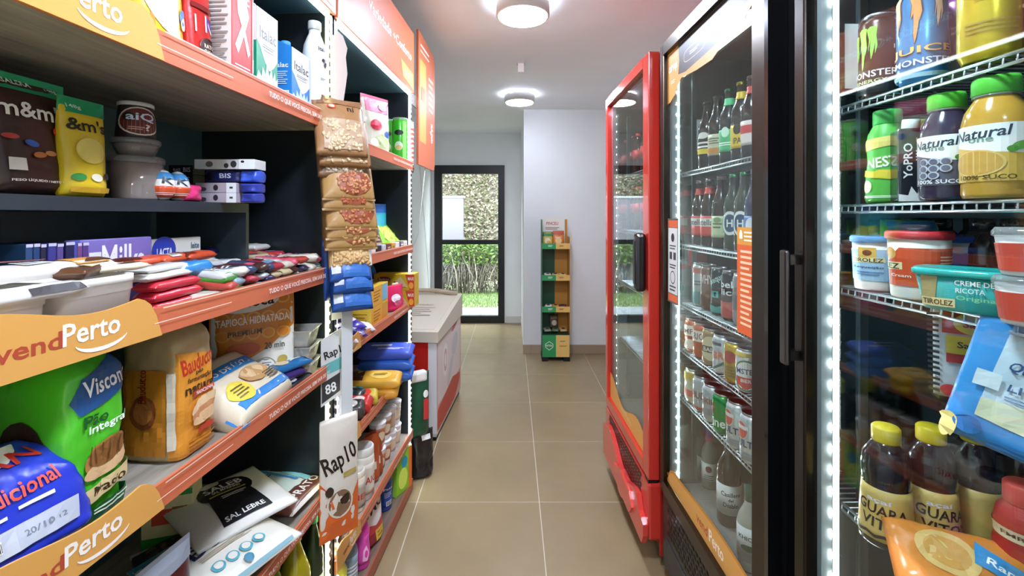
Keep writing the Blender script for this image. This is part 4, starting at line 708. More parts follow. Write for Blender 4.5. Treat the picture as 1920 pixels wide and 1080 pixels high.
flat('pasta_bag', 'mint green and blue printed packet at the rack end', 515, 905, ZD + .03, .13, .24, .035, '#cfdcd0', [('l', '#2a2a2a', -.1, .6, .5, .08, 2), ('r', '#3a90c8', .04, .2, .12, .8), ('r', '#8fd0d0', .16, .1, .34, .5), ('l', '#c83a48', .3, .7, .3, .1, 2)], rz=-.2)
flat('pasta_bag', 'brown pasta packet with white lettering along the fascia', 562, 925, ZD + .025, .2, .09, .035, '#6a3f34', [('t', '#f2ece4', 'PRATO', .05, .4, .6, .3), ('r', '#e8e0d6', -.5, .0, .5, .1)], rz=-.1)
carton('spice_box', 'green and cream printed box standing at the back of the rice shelf', 'box', lf(1.16, .3) + Vector((0, 0, ZD)), .3, .11, .07, .15, '#e6dca8', {'F': [('r', '#2f9a3a', -.5, 0, .5, .25), ('r', '#d8503a', -.3, .45, .1, .7), ('r', '#3fa84a', -.5, .9, .5, 1), ('l', '#8a6a2a', .25, .6, .3, .3, 3)]})
# ---- oil shelf
def oil(name, label, px, d, zb, H, r, hx, cap, lab, items, group='oil bottles', kind='gloss', neck=.35, seg=24):
    x, y = LP(px, d); p = [(0, 0), (r * .9, 0), (r, .006), (r, H * .55), (r * .93, H * .62), (r * .6, H * .74), (r * neck, H * .84), (r * neck, H * .96)]
    return lathed(name, label, 'bottle', (x, y, zb), R1 - .5, p, hx, kind, [('cap', [(r * neck + .003, H * .86), (r * neck + .0035, H * .99), (r * neck, H), (0, H)], cap, 'plain')] + ([('label', band(p, lab[0] * H, lab[1] * H), lab[2], 'print')] if lab else []), items, group, seg)
oil('oil_bottle', 'squat olive oil bottle with a dark oval label', 512, .05, ZE, .345, .042, '#6a7a1c', '#8a8a30', (.3, .62, '#a8b83a'), [('e', '#1c2024', .05, .5, .5, .08), ('t', '#f2f2e8', 'CASTELO', .06, .5, .7, .06)])
oil('oil_bottle', 'golden soybean oil bottle between the olive oil and green capped bottle', 553, .05, ZE, .345, .042, '#a89a20', '#d8c830', (.2, .45, '#b8b048'), [('e', '#e8e0a0', 0, .35, .3, .08)])
oil('oil_bottle', 'slim dark bottle with a green ribbed cap by the rack post', 588, .035, ZE, .345, .028, '#20301c', '#1f9a48', (.12, .42, '#d8dcc0'), [('l', '#4a6a3a', 0, .28, .8, .16, 4)])
x, y = LP(560, .17); carton('vinegar_bottle_case', 'green bottle case deep behind the oil bottles', 'case', (x, y, ZE), R1, .12, .08, .3, '#1f8a4a', {'L': [('r', '#2fa85a', -.4, .1, .4, .9)]})
# ================================================================ goods on the second rack
def l2(px, d, z): x, y = LP(px, d); return Vector((x, y, z))
# ---- crisps shelf
p = l2(702, .05, S1); pouch('candy_bag', 'clear bag of pink and green sweets beside the green crisp tubes', 'bag', p, R1 - .5, .15, .25, .08, '#dcd6c2', [('p', '#d86a88', [(-.5, .72), (.5, .72), (.5, 1), (-.5, 1)]), ('e', '#d02f48', -.1, .5, .2, .09), ('e', '#c9dca0', .1, .2, .36, .14), ('e', '#3a6ab8', .3, .36, .1, .06), ('e', '#f2eee0', -.2, .2, .12, .07), ('e', '#e890a8', .2, .82, .16, .06)], 'stand', wr=.006)
tub_p = [(0, 0), (.037, 0), (.0375, .004), (.0375, .215), (.037, .217)]
def tube(label, px, d, hx, items, grp='crisp tubes'):
    return lathed('crisp_tube', label, 'crisp tube', l2(px, d, S1), R1 - .75, tub_p, hx, 'gloss', [('lid', [(.0385, .214), (.039, .216), (.039, .223), (.037, .226), (0, .226)], '#e6ece4', 'clear'), ('base_rim', [(.0383, 0), (.0383, .006), (.0376, .0065)], '#c9ccd0', 'metal')], items, grp)
pr = [('r', '#8fe06a', -.1, .02, .12, .96), ('e', '#1c2a20', -.35, .7, .3, .06), ('e', '#e8f4d8', -.35, .4, .26, .1), ('e', '#e4c860', -.35, .36, .2, .05), ('r', '#e8ffe0', .12, .05, .14, .95)]
tube('bright green crisp tube half hidden behind the bag of sweets', 728, .11, '#3fc02a', pr); tube('bright green crisp tube standing in front of the striped tubes', 750, .04, '#48c82e', pr)
for i, px in enumerate((764, 766)): tube(['red and white striped tube next to the rack lights', 'red and white striped tube deeper behind the first striped tube'][i], px - 2, .03 + .085 * i, '#e8dcd6', [('r', '#c85a4a', -1.2, .06 + .11 * j, 1.2, .11 + .11 * j) for j in range(8)])
# ---- gum and nut shelf
pouch('snack_bag', 'lime green snack bag slumped on the gum shelf', 'bag', l2(727, .1, S2), R1 - .35, .26, .17, .08, '#8fd42a', [('p', '#d8ef6a', [(-.1, .1), (.4, .1), (.2, .6), (-.2, .8)]), ('e', '#3f9a2a', -.3, .6, .15, .2)], 'stand', tilt=-.5, wr=.01)
pouch('snack_bag', 'dark brown snack bag beside the lime bag', 'bag', l2(705, .06, S2), R1 - .3, .11, .13, .05, '#5a3a2c', [('l', '#b89a7a', 0, .4, .6, .4, 3)], 'stand', tilt=-.3)
pouch('snack_bag', 'turquoise snack bag standing behind the lime bag', 'bag', l2(703, .16, S2), R1 - .4, .16, .22, .05, '#3fb0c0', [('r', '#2f6ab8', -.5, .8, .5, 1)], 'stand')
for i, (hx, nm) in enumerate([('#2f5aa8', 'blue'), ('#d84a30', 'red orange'), ('#e8e4dc', 'white'), ('#202428', 'black'), ('#c8ccd0', 'silver'), ('#7a3a28', 'brown'), ('#e0a030', 'amber'), ('#f0eee8', 'ivory'), ('#38424a', 'charcoal'), ('#d8d0c0', 'cream')]):
    p = lf(1.69 + .063 * i, .025); p.z = S2; carton('gum_pack', f'{nm} gum pack in the row along the gum shelf front', 'gum', p, R1 + .04 * (-1) ** i, .05, .03, .038, hx, {'F': [('l', '#f4f0e8' if i % 3 else '#303030', 0, .5, .6, .4, 2)]}, 'row of gum packs', bv=.002)
# ---- wafer shelf
p = at(738, 535, 2.22); p.z = S3
for i, yt in enumerate((0, 1)):
    carton('wafer_box', ['yellow wafer box with a red end under the other wafer box', 'yellow wafer box with a red end lying on top of the other wafer box'][i], 'box', (p.x, p.y + .06, S3 + .08 * i), -.03, .2, .09, .079, '#d2ac20', {'F': [('e', '#7a2a1c', -.25, .68, .16, .16), ('t', '#f6e8d0', 'Bauducco', -.25, .68, .26, .16), ('p', '#5a3420', [(-.02, .5), (.12, .2), (.3, .16), (.08, .62)]), ('p', '#d8c090', [(.02, .56), (.16, .84), (.34, .2), (.16, .22)]), ('p', '#c03428', [(.28, .98), (.5, .98), (.5, .02), (.38, .02)]), ('t', '#fff0e0', 'MAXI', .41, .72, .14, .2), ('e', '#e8a030', .42, .3, .06, .2)]}, 'yellow wafer boxes', bv=.0015)
for i in range(2):
    a, b_ = lf(1.80, .02), lf(2.01, .02); c = (a + b_) / 2 + N1 * .055; c.z = S3 + .079 * i
    carton('biscuit_case', ['golden biscuit case with a nutrition table lying on the other case', 'golden biscuit case under the one with the nutrition table'][1 - i], 'box', c, R1, .2, .12, .078, '#e0b83a', {'F': [('r', '#e8a838', -.5, 0, .1, 1), ('r', '#7fb8d0' if i else '#d8983a', .1, .1, .45, .95), ('l', '#a8741c', -.2, .5, .4, .6, 4)], 'L': [('r', '#7a4a1c', -.06, .12, .36, .86), ('r', '#efe6d0', -.02, .16, .32, .82), ('l', '#4a3a20', .15, .5, .3, .56, 6), ('r', '#6a2f18', -.02, .6, .12, .82)] if i else [('l', '#a8841c', .1, .5, .5, .5, 3)]}, 'golden biscuit cases', bv=.002)
pouch('biscuit_bag', 'blue crinkled biscuit bag behind the golden cases', 'bag', l2(712, .17, S3), R1 - .7, .16, .2, .06, '#2f7ab8', [('r', '#d8406a', .36, .1, .5, .9), ('l', '#bfe0f0', -.1, .5, .5, .3, 3)], 'stand')
for i, (px, hx, nm, s) in enumerate([(737, '#d8285a', 'hot pink sweet bag between the golden cases and beige bag', .12), (749, '#d8c8a0', 'beige sweet bag next to the pink bag', .1), (757, '#2f5fa8', 'blue and white sweet bag by the rack lights', .1), (764, '#8fb0d0', 'pale blue sweet bag nearest the rack lights', .08)]):
    pouch('sweet_bag', nm, 'bag', l2(px, .035, S3), R1 - .5, s, .12, .05, hx, [('e', '#f2e8e8', 0, .5, .25, .16), ('e', '#e86a90', .1, .3, .2, .12)], 'stand', wr=.006)
for i in range(7):
    p = lf(1.50 + .042 * i, .04 + .02 * (i % 2)); p.z = S3 + .018 + .02 * (i % 2)
    pouch('wrapped_cookie', f"{['violet', 'light purple', 'lilac white', 'deep indigo'][i % 4]} wrapped cookie {'lowest' if i < 4 else 'higher'} in the heap behind the tan logo panel", 'cookie', p, R1 + .5 * (-1) ** i, .07, .11, .035, ['#3a2a8a', '#4a3aa0', '#e0dce8', '#2f2470'][i % 4], [('e', '#e8e4f0', 0, .5, .25, .15), ('r', '#c8a040', -.4, .7, .4, .76)], 'pillow', LYING + .2, 'purple wrapped cookies', .004, centre=True, res=(8, 8))
# ---- cracker shelf
for i, (hx, nm) in enumerate([('#2f66c0', 'royal blue cracker sleeve lowest at the rack end'), ('#3a6fd0', 'blue cracker sleeve in the middle at the rack end'), ('#4a62c8', 'violet blue cracker sleeve topmost at the rack end')]):
    p = at(735, 690, 2.12); pouch('cracker_sleeve', nm, 'crackers', (p.x - .03, 2.14, S4 + .026 + .05 * i), .05, .25, .1, .05, hx, [('r', '#cfe0f4', -.3, .5, .1, .7), ('l', '#ffffff', .1, .3, .5, .16, 2)], 'block', LYING + .25, 'blue cracker sleeves', .003, centre=True)
for i, (hx, nm, dx) in enumerate([('#d8982a', 'amber cracker pack with a brown end', 0), ('#e0a838', 'amber cracker pack on the first amber pack', .01)]):
    pouch('cracker_pack', nm, 'crackers', (-.60 + dx, 1.93, S4 + .022 + .045 * i), .1, .24, .09, .045, hx, [('r', '#4a2a1a', -.5, .1, -.15, .9), ('e', '#f0c860', .15, .5, .2, .3), ('l', '#5a3412', .15, .5, .24, .24, 2)], 'block', LYING + .25, 'amber cracker packs', .003, centre=True)
for i, (Y, hx, h2, nm) in enumerate([(1.86, '#1f8fb0', '#d8f0f4', 'teal twisted wrapper between the amber packs and blue sleeves'), (1.80, '#c8b040', '#d83a30', 'yellow and red biscuit pack against the fascia'), (1.77, '#1c2420', '#5a6a5a', 'black green biscuit pack across the cracker shelf'), (1.69, '#2a2420', '#8a6a4a', 'dark chocolate biscuit box across the cracker shelf'), (1.735, '#c02a28', '#e8d8c8', 'red biscuit pack poking over the fascia'), (1.66, '#38302c', '#c8c0b8', 'charcoal biscuit pack poking over the fascia')]):
    pouch('biscuit_pack', nm, 'biscuits', lf(Y, .05 if i in (1, 4, 5) else .13) + Vector((0, 0, S4 + .028 + .012 * (i % 3))), R1 - 1.45 + .2 * (i % 2), .2 if i in (2, 3) else .12, .07, .05, hx, [('e', h2, .1, .5, .2, .3), ('r', h2, -.5, .1, -.4, .9)], 'block', LYING + .25, 'mixed biscuit packs', .003, centre=True)
pouch('cookie_bag', 'white, blue and orange cookie bag slumped behind the tan logo panel', 'bag', lf(1.55, .06) + Vector((0, 0, S4)), R1 - .5, .17, .15, .08, '#e6e2e4', [('p', '#3a3aa0', [(-.5, 0), (.5, 0), (.5, .4), (-.5, .55)]), ('e', '#e8a030', -.05, .8, .26, .12), ('p', '#d85a38', [(-.5, .3), (.5, .1), (.5, .2), (-.5, .42)]), ('p', '#f0f0f4', [(-.5, .16), (.5, -.0), (.5, .06), (-.5, .24)])], 'stand', tilt=-.3)
# ---- jars shelf
for i in range(4):
    for j in range(2):
        p = lf(1.97 + .075 * i, .05); p.z = S5 + .112 * j; cp = [(0, 0), (.028, 0), (.0285, .003), (.035, .1), (.0355, .102)]
        lathed('noodle_cup', f"{['lower', 'upper'][j]} white noodle cup with a {'brown' if i < 2 else 'cream'} sleeve, {['fourth', 'third', 'second', 'first'][i]} from the rack lights", 'cup', p, R1 - .7, cp, '#ece8e4', 'plain', [('lid', [(.0365, .1), (.037, .102), (.037, .106), (0, .108)], '#f2f2f0', 'gloss'), ('sleeve', band(cp, .02, .085), '#b06a48' if i < 2 else '#d8cabc', 'print')], [('e', '#e8d0b0', 0, .5, .3, .2)], 'noodle cups', 20)
for i, Y in enumerate((1.885, 1.93)):
    pouch('sauce_pouch', ['orange brown sauce pouch next to the mustard bottle', 'brown sauce pouch next to the noodle cups'][i], 'pouch', lf(Y, .05) + Vector((0, 0, S5)), R1 - .6, .085, .2, .05, ['#b8562a', '#a04a28'][i], [('r', '#e8dcc8', -.15, .3, .2, .45)], 'stand')
def jar(label, Y, d, r, h, hx, lidhx, labhx, z=S5, grp='jars', txt_=None):
    p = [(0, 0), (r * .92, 0), (r, .006), (r, h * .78), (r * .94, h * .84), (r * .86, h * .86)]; q = lf(Y, d); q.z = z
    return lathed('jar', label, 'jar', q, R1 - .6, p, hx, 'gloss', [('lid', [(r * .93, h * .84), (r * .96, h * .86), (r * .96, h * .98), (r * .9, h), (r * .8, h), (r * .78, h * .985), (0, h * .985)], lidhx, 'plain'), ('label', band(p, h * .12, h * .7), labhx, 'print')], [('t', '#c03a34', txt_, 0, .45, .9, .16)] if txt_ else [('l', '#6a5a4a', 0, .42, .7, .3, 4)], grp)
jar('white lidded mayonnaise jar taller than its neighbours', 1.80, .05, .045, .2, '#ece6da', '#e4e2da', '#e0d8c8', txt_='MAIO'); jar('cream jar with a navy blue lid', 1.655, .06, .042, .155, '#e8dcc8', '#22304a', '#d8ccb0')
jar('cream jar with a swirled cream lid beside the navy lid', 1.64, .16, .04, .15, '#e2d6bc', '#e0d6c0', '#cfc09c'); jar('ivory jar with an ivory lid in front of the mayonnaise', 1.72, .045, .035, .15, '#e6dcc8', '#e8dfcc', '#a8a090', txt_='MEL'); jar('short pale jar by the tan logo panel', 1.585, .05, .036, .11, '#ded2bc', '#c9c4bc', '#8a9098')
mp = [(0, 0), (.025, 0), (.028, .006), (.028, .11), (.02, .135), (.011, .145)]
lathed('mustard_bottle', 'yellow squeeze bottle behind the mayonnaise jar', 'bottle', lf(1.855, .14) + Vector((0, 0, S5)), R1 - .6, mp, '#d8a01c', 'plain', [('cap', [(.014, .143), (.014, .16), (.004, .185), (0, .186)], '#d8a82a', 'plain')], [('e', '#c83a28', 0, .35, .3, .14)])
lathed('syrup_bottle', 'brown chocolate syrup bottle near the tan logo panel', 'bottle', lf(1.545, .05) + Vector((0, 0, S5)), R1 - .6, [(0, 0), (.028, 0), (.03, .006), (.03, .14), (.022, .165), (.014, .175)], '#4a2418', 'gloss', [('cap', [(.018, .172), (.018, .2), (.01, .205), (0, .205)], '#6a3020', 'plain')], [('r', '#d8cab8', -.4, .3, .4, .55), ('l', '#4a2418', 0, .42, .6, .16, 3)])
carton('oat_box', 'amber cereal box at the start of the jar shelf', 'box', lf(1.49, .05) + Vector((0, 0, S5)), R1, .045, .06, .17, '#c8862a', {'F': [('e', '#efe0b8', 0, .5, .3, .2)], 'L': [('l', '#7a4a14', 0, .5, .6, .5, 6)]})
for i, Y in enumerate((1.70, 1.765)): pouch('spice_sachet', ['blue and white spice sachet behind the jars', 'red and white spice sachet behind the jars'][i], 'sachet', lf(Y, .2) + Vector((0, 0, S5)), R1 - .8, .1, .25, .03, ['#3a5a9a', '#b83a34'][i], [('r', '#e4e4e8', -.4, .4, .4, .7)], 'stand')
# ---- cleaning shelf
def sq(label, name, Y, d, r, H, hx, caphx, labhx, items=(), cap=(.5, .12), waist=None, ry=None):
    p = [(0, 0), (r * .94, 0), (r, .006), (r, H * .3), (r * (waist or 1), H * .5), (r, H * .66), (r * .75, H * .78), (r * cap[0] * .9, H * .84)]; q = lf(Y, d); q.z = S6
    o = lathed(name, label, 'bottle', q, R1 - .6, p, hx, 'gloss', [('cap', [(r * cap[0], H * .83), (r * cap[0], H * .95), (r * cap[0] * .8, H), (0, H)], caphx, 'gloss')] + ([('label', band(p, H * .1, H * .6), labhx, 'print')] if labhx else []), items, 'cleaning bottles'); return o
sq('royal blue toilet cleaner bottle with a bent blue neck', 'cleaner_bottle', 2.10, .07, .04, .208, '#1f4aa8', '#2a5cc0', '#234fae', [('l', '#c8d4f0', 0, .42, .5, .14, 4), ('bar', .05, .2, .4, .12), ('t', '#e8f0ff', 'Pato', 0, .58, .6, .06)], cap=(.62, .2))
sq('white bleach bottle behind the blue toilet cleaner', 'cleaner_bottle', 2.19, .09, .038, .206, '#e6e8ea', '#d8dce0', None)
pouch('detergent_bag', 'white and red laundry powder bag with dark lettering', 'bag', lf(1.87, .06) + Vector((0, 0, S6)), R1 - .35, .17, .206, .09, '#e6dfdc', [('t', '#1c1c3a', 'OMO', .05, .7, .86, .2, 12), ('p', '#b83a38', [(-.5, .0), (.5, .0), (.5, .45), (.1, .36), (-.5, .55)]), ('p', '#8a2030', [(-.5, 0), (.5, 0), (.5, .2), (-.5, .3)]), ('r', '#d8b040', .05, .08, .42, .28), ('l', '#8a6a1a', .24, .18, .26, .12, 2)], 'stand')
sq('hot pink floor cleaner bottle standing before the laundry powder', 'cleaner_bottle', 1.755, .04, .034, .208, '#d83aa0', '#6a2a8a', '#d848a8', [('p', '#f2b8dc', [(-.2, .2), (.1, .16), (.25, .3), (.05, .5), (-.15, .42)]), ('e', '#d83aa0', .03, .32, .1, .08)], cap=(.45, .2), waist=.86)
sq('purple floor cleaner bottle behind the pink one', 'cleaner_bottle', 1.765, .13, .034, .2, '#5a2a68', '#3a1c4a', '#7a4a88'); sq('grey blue softener bottle with a dark cap beside the oil', 'cleaner_bottle', 1.655, .05, .036, .2, '#6a7a8a', '#20242c', '#8a9aa8', [('l', '#e8ecf0', 0, .4, .7, .3, 4)])
sq('pale yellow cooking oil bottle with a blue cap', 'oil_bottle', 1.545, .052, .045, .208, '#b8b03a', '#3a4a9a', '#c8c45a', [('r', '#e6e4c8', -.5, .4, .3, .6), ('l', '#5a5a28', -.1, .5, .6, .16, 3)], cap=(.38, .1), waist=.92)
carton('sponge_pack', 'lime green and orange sponge pack standing at the rack end', 'pack', lf(2.235, .03) + Vector((0, 0, S6)), R1 - .35, .12, .05, .2, '#8fd02a', {'F': [('r', '#e8792a', .28, 0, .5, 1), ('e', '#1f9ac0', .0, .72, .2, .14), ('e', '#d8f060', -.1, .35, .3, .25)], 'L': [('r', '#a8dc48', -.5, 0, .5, 1)]}, bv=.004)
# ================================================================ clip strips between the racks
sp_ = lf(1.432, -.012); t = thing('clip_strip', 'pink white clip strip with a wavy head holding the nut bags', 'clip strip', (sp_.x, sp_.y, 0), R1 - .55)
B().prism([(-.022, 1.77), (.022, 1.77), (.03, 1.82), (.036, 1.86), (.03, 1.91), (.036, 1.94), (.02, 1.975), (.0, 1.985), (-.012, 1.965), (-.03, 1.975), (-.034, 1.93), (-.028, 1.88), (-.034, 1.83)], -.0015, .0015).obj('strip_head', M('#e2d3cc', 'print'), t); bx('strip_band', -.02, .02, -.001, .001, 1.08, 1.77, M('#d8d4cc'), t)
def strip_bag(i, py, label, hx, items, w=.15, h=.16, t=.045, dz=0, nuts=None, rzo=-.95, out=.03, tilt=-.42, grp='nut bags on the clip strip', px=657):
    Y = 1.40; x = (px - 960) * Y / F_PX; z = zof(py, Y)                                            # py: bottom edge of the bag
    o, F = pouch('snack_bag', label, 'bag', (x, Y - out, z), R1 + rzo, w, h, t, hx, items, 'pillow', tilt, grp, .004, res=(10, 12))
    if nuts: scatter(o, 'nuts', F, w, h, *nuts[:4], nuts[4], nuts[5], nuts[6], round_win=nuts[7])
    return o
lw_ = dict(w=.145, h=.20)
strip_bag(0, 300, 'largest kraft nut bag with a red dot at the top of the clip strip', '#a97c52', [('r', '#8a5f3a', -.5, .86, .5, 1), ('e', '#d84a3a', -.16, .8, .09, .05), ('e', '#e8c8b0', -.16, .8, .06, .033), ('t', '#2a2018', 'ni', .22, .78, .14, .1), ('r', '#b8987a', -.36, .1, .4, .58)], nuts=(-.36, .1, .4, .55, 80, .0095, '#e0c8a0', False), out=.075, px=660, **lw_)
strip_bag(1, 318, 'second kraft bag of pale nuts on the clip strip', '#a07448', [('r', '#c8a880', -.36, .08, .4, .6)], nuts=(-.38, .08, .42, .5, 70, .0085, '#dcc298', False), out=.06, px=662, h=.17)
strip_bag(2, 337, 'third kraft bag with a smoky window on the clip strip', '#8f6a4c', [('r', '#b09880', -.36, .08, .36, .6)], nuts=(-.38, .1, .38, .5, 60, .009, '#cbb8a0', False), out=.05, px=658, h=.17)
for i, (py, px, lb) in enumerate([(378, 668, 'kraft peanut bag with white script and a round window, highest of the peanut bags'), (396, 667, 'kraft peanut bag second of the round window peanut bags'), (430, 672, 'kraft peanut bag third of the round window peanut bags'), (449, 671, 'kraft peanut bag fourth of the round window peanut bags'), (467, 669, 'kraft peanut bag lowest of the round window peanut bags')]):
    strip_bag(3 + i, py, lb, '#b58c54', [('t', '#f4ead2', 'Dorinos', .05, .8, .7, .14), ('e', '#9a4a2c', .1, .36, .34, .26), ('r', '#9a7440', -.5, .0, .5, .05)], nuts=(-.24, .1, .44, .62, 70, .0078, ['#c88a5c', '#b8623c', '#c07a4c', '#c8925c', '#cfa468'][i], True), out=.058 - .004 * i, px=px, h=.14, w=.15)
strip_bag(8, 500, 'clear bag of golden nuts above the blue bags', '#c9a870', [('r', '#efe6d4', .42, .05, .5, .95), ('r', '#d8b884', -.44, .05, .42, .9)], nuts=(-.42, .06, .42, .9, 110, .0092, '#dcb47a', False), out=.03, px=664, h=.1, w=.125, tilt=-.2)
for i, (py, px, lb) in enumerate([(524, 668, 'blue snack bag highest of the blue bags on the clip strip'), (545, 672, 'blue snack bag in the middle of the blue bags on the clip strip'), (578, 670, 'blue snack bag lowest of the blue bags on the clip strip')]):
    strip_bag(9 + i, py, lb, '#1f4f9a', [('r', '#d8dce6', -.45, .2, -.25, .85), ('r', '#3a72c0', -.2, .1, .45, .4), ('e', '#8fb0d8', .1, .7, .2, .12), ('r', '#c8a88a', .2, .82, .46, .92)], w=.12, h=.115, out=.045 - .004 * i, px=px, tilt=-.5, grp='blue bags on the clip strip')
for i, (py, hx, lb) in enumerate([(300, '#9a7048', 'kraft bag edge hanging behind the topmost nut bags'), (400, '#a8824c', 'kraft bag edge hanging behind the peanut bags'), (470, '#8f6a3c', 'kraft bag edge behind the lowest peanut bags'), (560, '#1c448a', 'blue bag edge hanging behind the blue bags')]):
    strip_bag(20 + i, py, lb, hx, [('l', '#d8c8a8', 0, .5, .5, .3, 3)], w=.1, h=.19, out=-.0, px=630, tilt=-.05, rzo=-.3, grp='rear bags on the clip strip')
# price card and tortilla packs on the post
Y = 1.395; a = at(631, 755, Y); t = thing('price_card', 'grey and teal price card clipped on the post with a dark price box', 'card', (a.x - .005, Y, a.z), R1 - .62); B().prism([(-.045, 0), (.045, .03), (.045, .235), (-.045, .2)], -.001, .001).obj('card', M('#dcdcd8', 'print'), t)
dec(t, plane_F((0, -.0012, 0), (1, 0, 0), (0, 0, 1)), .09, .235, [('p', '#6fb8b4', [(-.5, .38), (.5, .44), (.5, .6), (-.5, .52)]), ('p', '#3c3a3a', [(-.48, .04), (.18, .14), (.18, .38), (-.48, .3)]), ('t', '#f4f4f0', '88', -.16, .21, .4, .13, 8), ('t', '#2a2422', 'Rap10', .02, .66, .84, .14, 14), ('e', '#3a2a22', .32, .46, .08, .1)], eps=.0004, step=9)
t_ = at(637, 1003, 1.37)
pouch('tortilla_pack', 'white and orange tortilla pack hanging on the rack post', 'pack', (t_.x, 1.365, t_.z), R1 - .72, .118, .36, .025, '#e6dccc', [('p', '#e0672a', [(-.5, 0), (.5, 0), (.5, .42), (.3, .3), (-.1, .2), (-.3, .4), (-.5, .5)]), ('t', '#241a16', 'Rap10', .0, .64, .9, .2, 16), ('e', '#e6dccc', -.02, .3, .34, .13, 20), ('e', '#8a6a50', -.02, .3, .3, .11, 20), ('e', '#3a241a', .1, .32, .14, .05, 20), ('e', '#3a241a', -.3, .42, .1, .04), ('r', '#b8a45a', .05, .5, .42, .54)], 'pillow', wr=.004)
bx_ = at(640, 760, 1.385); t = B().box(-.02, .02, -.001, .001, -.14, .32).obj('hanging_strip', M('#dfe3e2', 'print')); t.location = (bx_.x + .012, 1.40, bx_.z); t.rotation_euler = (0, 0, R1 - .5); tag(t, 'pale plastic hanging strip behind the tortilla pack', 'strip')
# bags on the floor by the freezer
t = thing('charcoal_sack', 'dark green charcoal sack hanging at the end of the rack', 'sack', lf(2.44, .03) + Vector((0, 0, .22)), R1 - .9); o, F = None, None
s_ = B()
pouch('charcoal_sack_tmp', 'x', 'x', (0, 0, 0), 0, .2, .34, .1, '#1f4a34', (), 'stand', wr=.012); q = bpy.data.objects['charcoal_sack_tmp']; q.name = 'sack'; q.parent = t
for k_ in ('label', 'category'): del q[k_]
dec(t, plane_F((0, -.056, 0), (1, 0, 0), (0, 0, 1)), .2, .34, [('r', '#b03030', .22, .3, .36, .62), ('e', '#e4e0dc', .28, .7, .07, .06)], step=9); bx('paper_collar', -.085, .085, -.02, .03, .29, .345, M('#e0dcd4'), t, .012)
pouch('paper_sack', 'brown paper sack gathered at the neck in front of the freezer end', 'sack', lf(2.62, .07) + Vector((0, 0, .305)), R1 - 1.0, .17, .16, .09, '#b48a54', [('l', '#5a3c20', 0, .4, .4, .2, 2)], 'stand', wr=.012)
pouch('mesh_bag', 'crumpled black plastic bag on the floor beside the freezer', 'bag', lf(2.47, -.02) + Vector((0, 0, .005)), R1 - .8, .13, .24, .1, '#231f1e', [('r', '#e2e0dc', -.1, .8, .3, .9)], 'stand', wr=.022)
pouch('broom_bag', 'grey green bag slumped behind the black bag with a white tag', 'bag', lf(2.50, .06) + Vector((0, 0, .005)), R1 - .9, .14, .3, .1, '#3c423c', [('r', '#efefea', .05, .62, .25, .74)], 'stand', wr=.018)
# ================================================================ goods in the coolers
def rp(px, X, z): Y = X * F_PX / (px - 960); return Vector((X, Y, z))
ln = [(0, 0), (.029, 0), (.0305, .005), (.0305, .135), (.029, .15), (.02, .175), (.0145, .195), (.0125, .222), (.0135, .224), (.0135, .23)]
def beer_b(label, px, z, X, hx, labhx, neckhx, capx, items=(), grp='long neck beer bottles', rz=-.9):
    pts = [('cap', [(.0142, .224), (.0148, .226), (.0142, .235), (0, .236)], capx, 'metal')]
    if labhx: pts.append(('label', band(ln, .035, .105), labhx, 'print'))
    if neckhx: pts.append(('neck_label', band(ln, .182, .205), neckhx, 'print'))
    return lathed('beer_bottle', label, 'bottle', rp(px, X, z), rz, ln, hx, 'gloss', pts, items, grp, 22)
z1 = 1.570
beer_b('dark beer bottle with white and yellow lettering on the top beer shelf', 1326, z1, .69, '#241c18', None, None, '#3a3632', [('l', '#e8e4dc', 0, .36, .9, .12, 2), ('r', '#d8c030', -.5, .22, .5, .3), ('e', '#e8e4dc', .0, .5, .3, .05)])
beer_b('dark beer bottle with a cream label on the top beer shelf', 1346, z1, .69, '#1f1a18', '#cfc8a8', None, '#3a3632', [('r', '#c8843a', -.5, .18, .5, .26), ('l', '#5a5a40', 0, .36, .6, .1, 3)])
beer_b('dark beer bottle with mint green labels on the top beer shelf', 1368, z1, .69, '#181c1c', '#4fb878', '#5ac88a', '#2f6a4a', [('e', '#cfeeda', 0, .42, .2, .07), ('l', '#f2fff6', 0, .26, .8, .06, 2)])
beer_b('dark beer bottle with yellow labels on the top beer shelf', 1391, z1, .69, '#1c1814', '#d8b82a', '#d8b82a', '#8a7a20', [('e', '#2a2414', 0, .4, .2, .07), ('t', '#2a2414', 'IPA', 0, .25, .4, .08)])
beer_b('dark beer bottle with a red and white label on the top beer shelf', 1411, z1, .69, '#1c1614', '#e0d0c8', '#c84a40', '#5a4a40', [('r', '#c83a38', -.6, .3, .6, .4)])
z2 = 1.299
for i, px in enumerate((1313, 1331)): beer_b(['brown beer bottle with a red and white label by the cooler wall', 'brown beer bottle with a red and white label second from the cooler wall'][i], px, z2, .69, '#2a1c18', '#d84a44', '#d84a44', '#6a6460', [('r', '#e8e4e0', -.9, .3, .9, .42), ('t', '#2a2424', 'stella', 0, .36, .8, .09)])
beer_b('brown beer bottle with a pale green label on the second beer shelf', 1353, z2, .69, '#2a221a', '#c8d4ac', None, '#6a6450', [('l', '#5a6a4a', 0, .32, .5, .1, 2), ('e', '#8aa070', 0, .4, .2, .04)])
for i, (px, nm) in enumerate([(1377, 'green beer bottle with a white oval label beside the pale green label'), (1397, 'green beer bottle with a white oval label behind the orange notice')]): beer_b(nm, px, z2, .69, '#24382a', None, None, '#3f8a58', [('e', '#e4e8e4', 0, .36, .44, .16), ('e', '#2a4a6a', 0, .36, .34, .12), ('t', '#f0f4f0', 'H', 0, .36, .3, .1)])
beer_b('blue labelled beer bottle behind the orange notice', 1418, z2, .69, '#22304a', '#5a7ab0', None, '#8a9ab0', [('e', '#e4e8f0', 0, .34, .3, .1)])
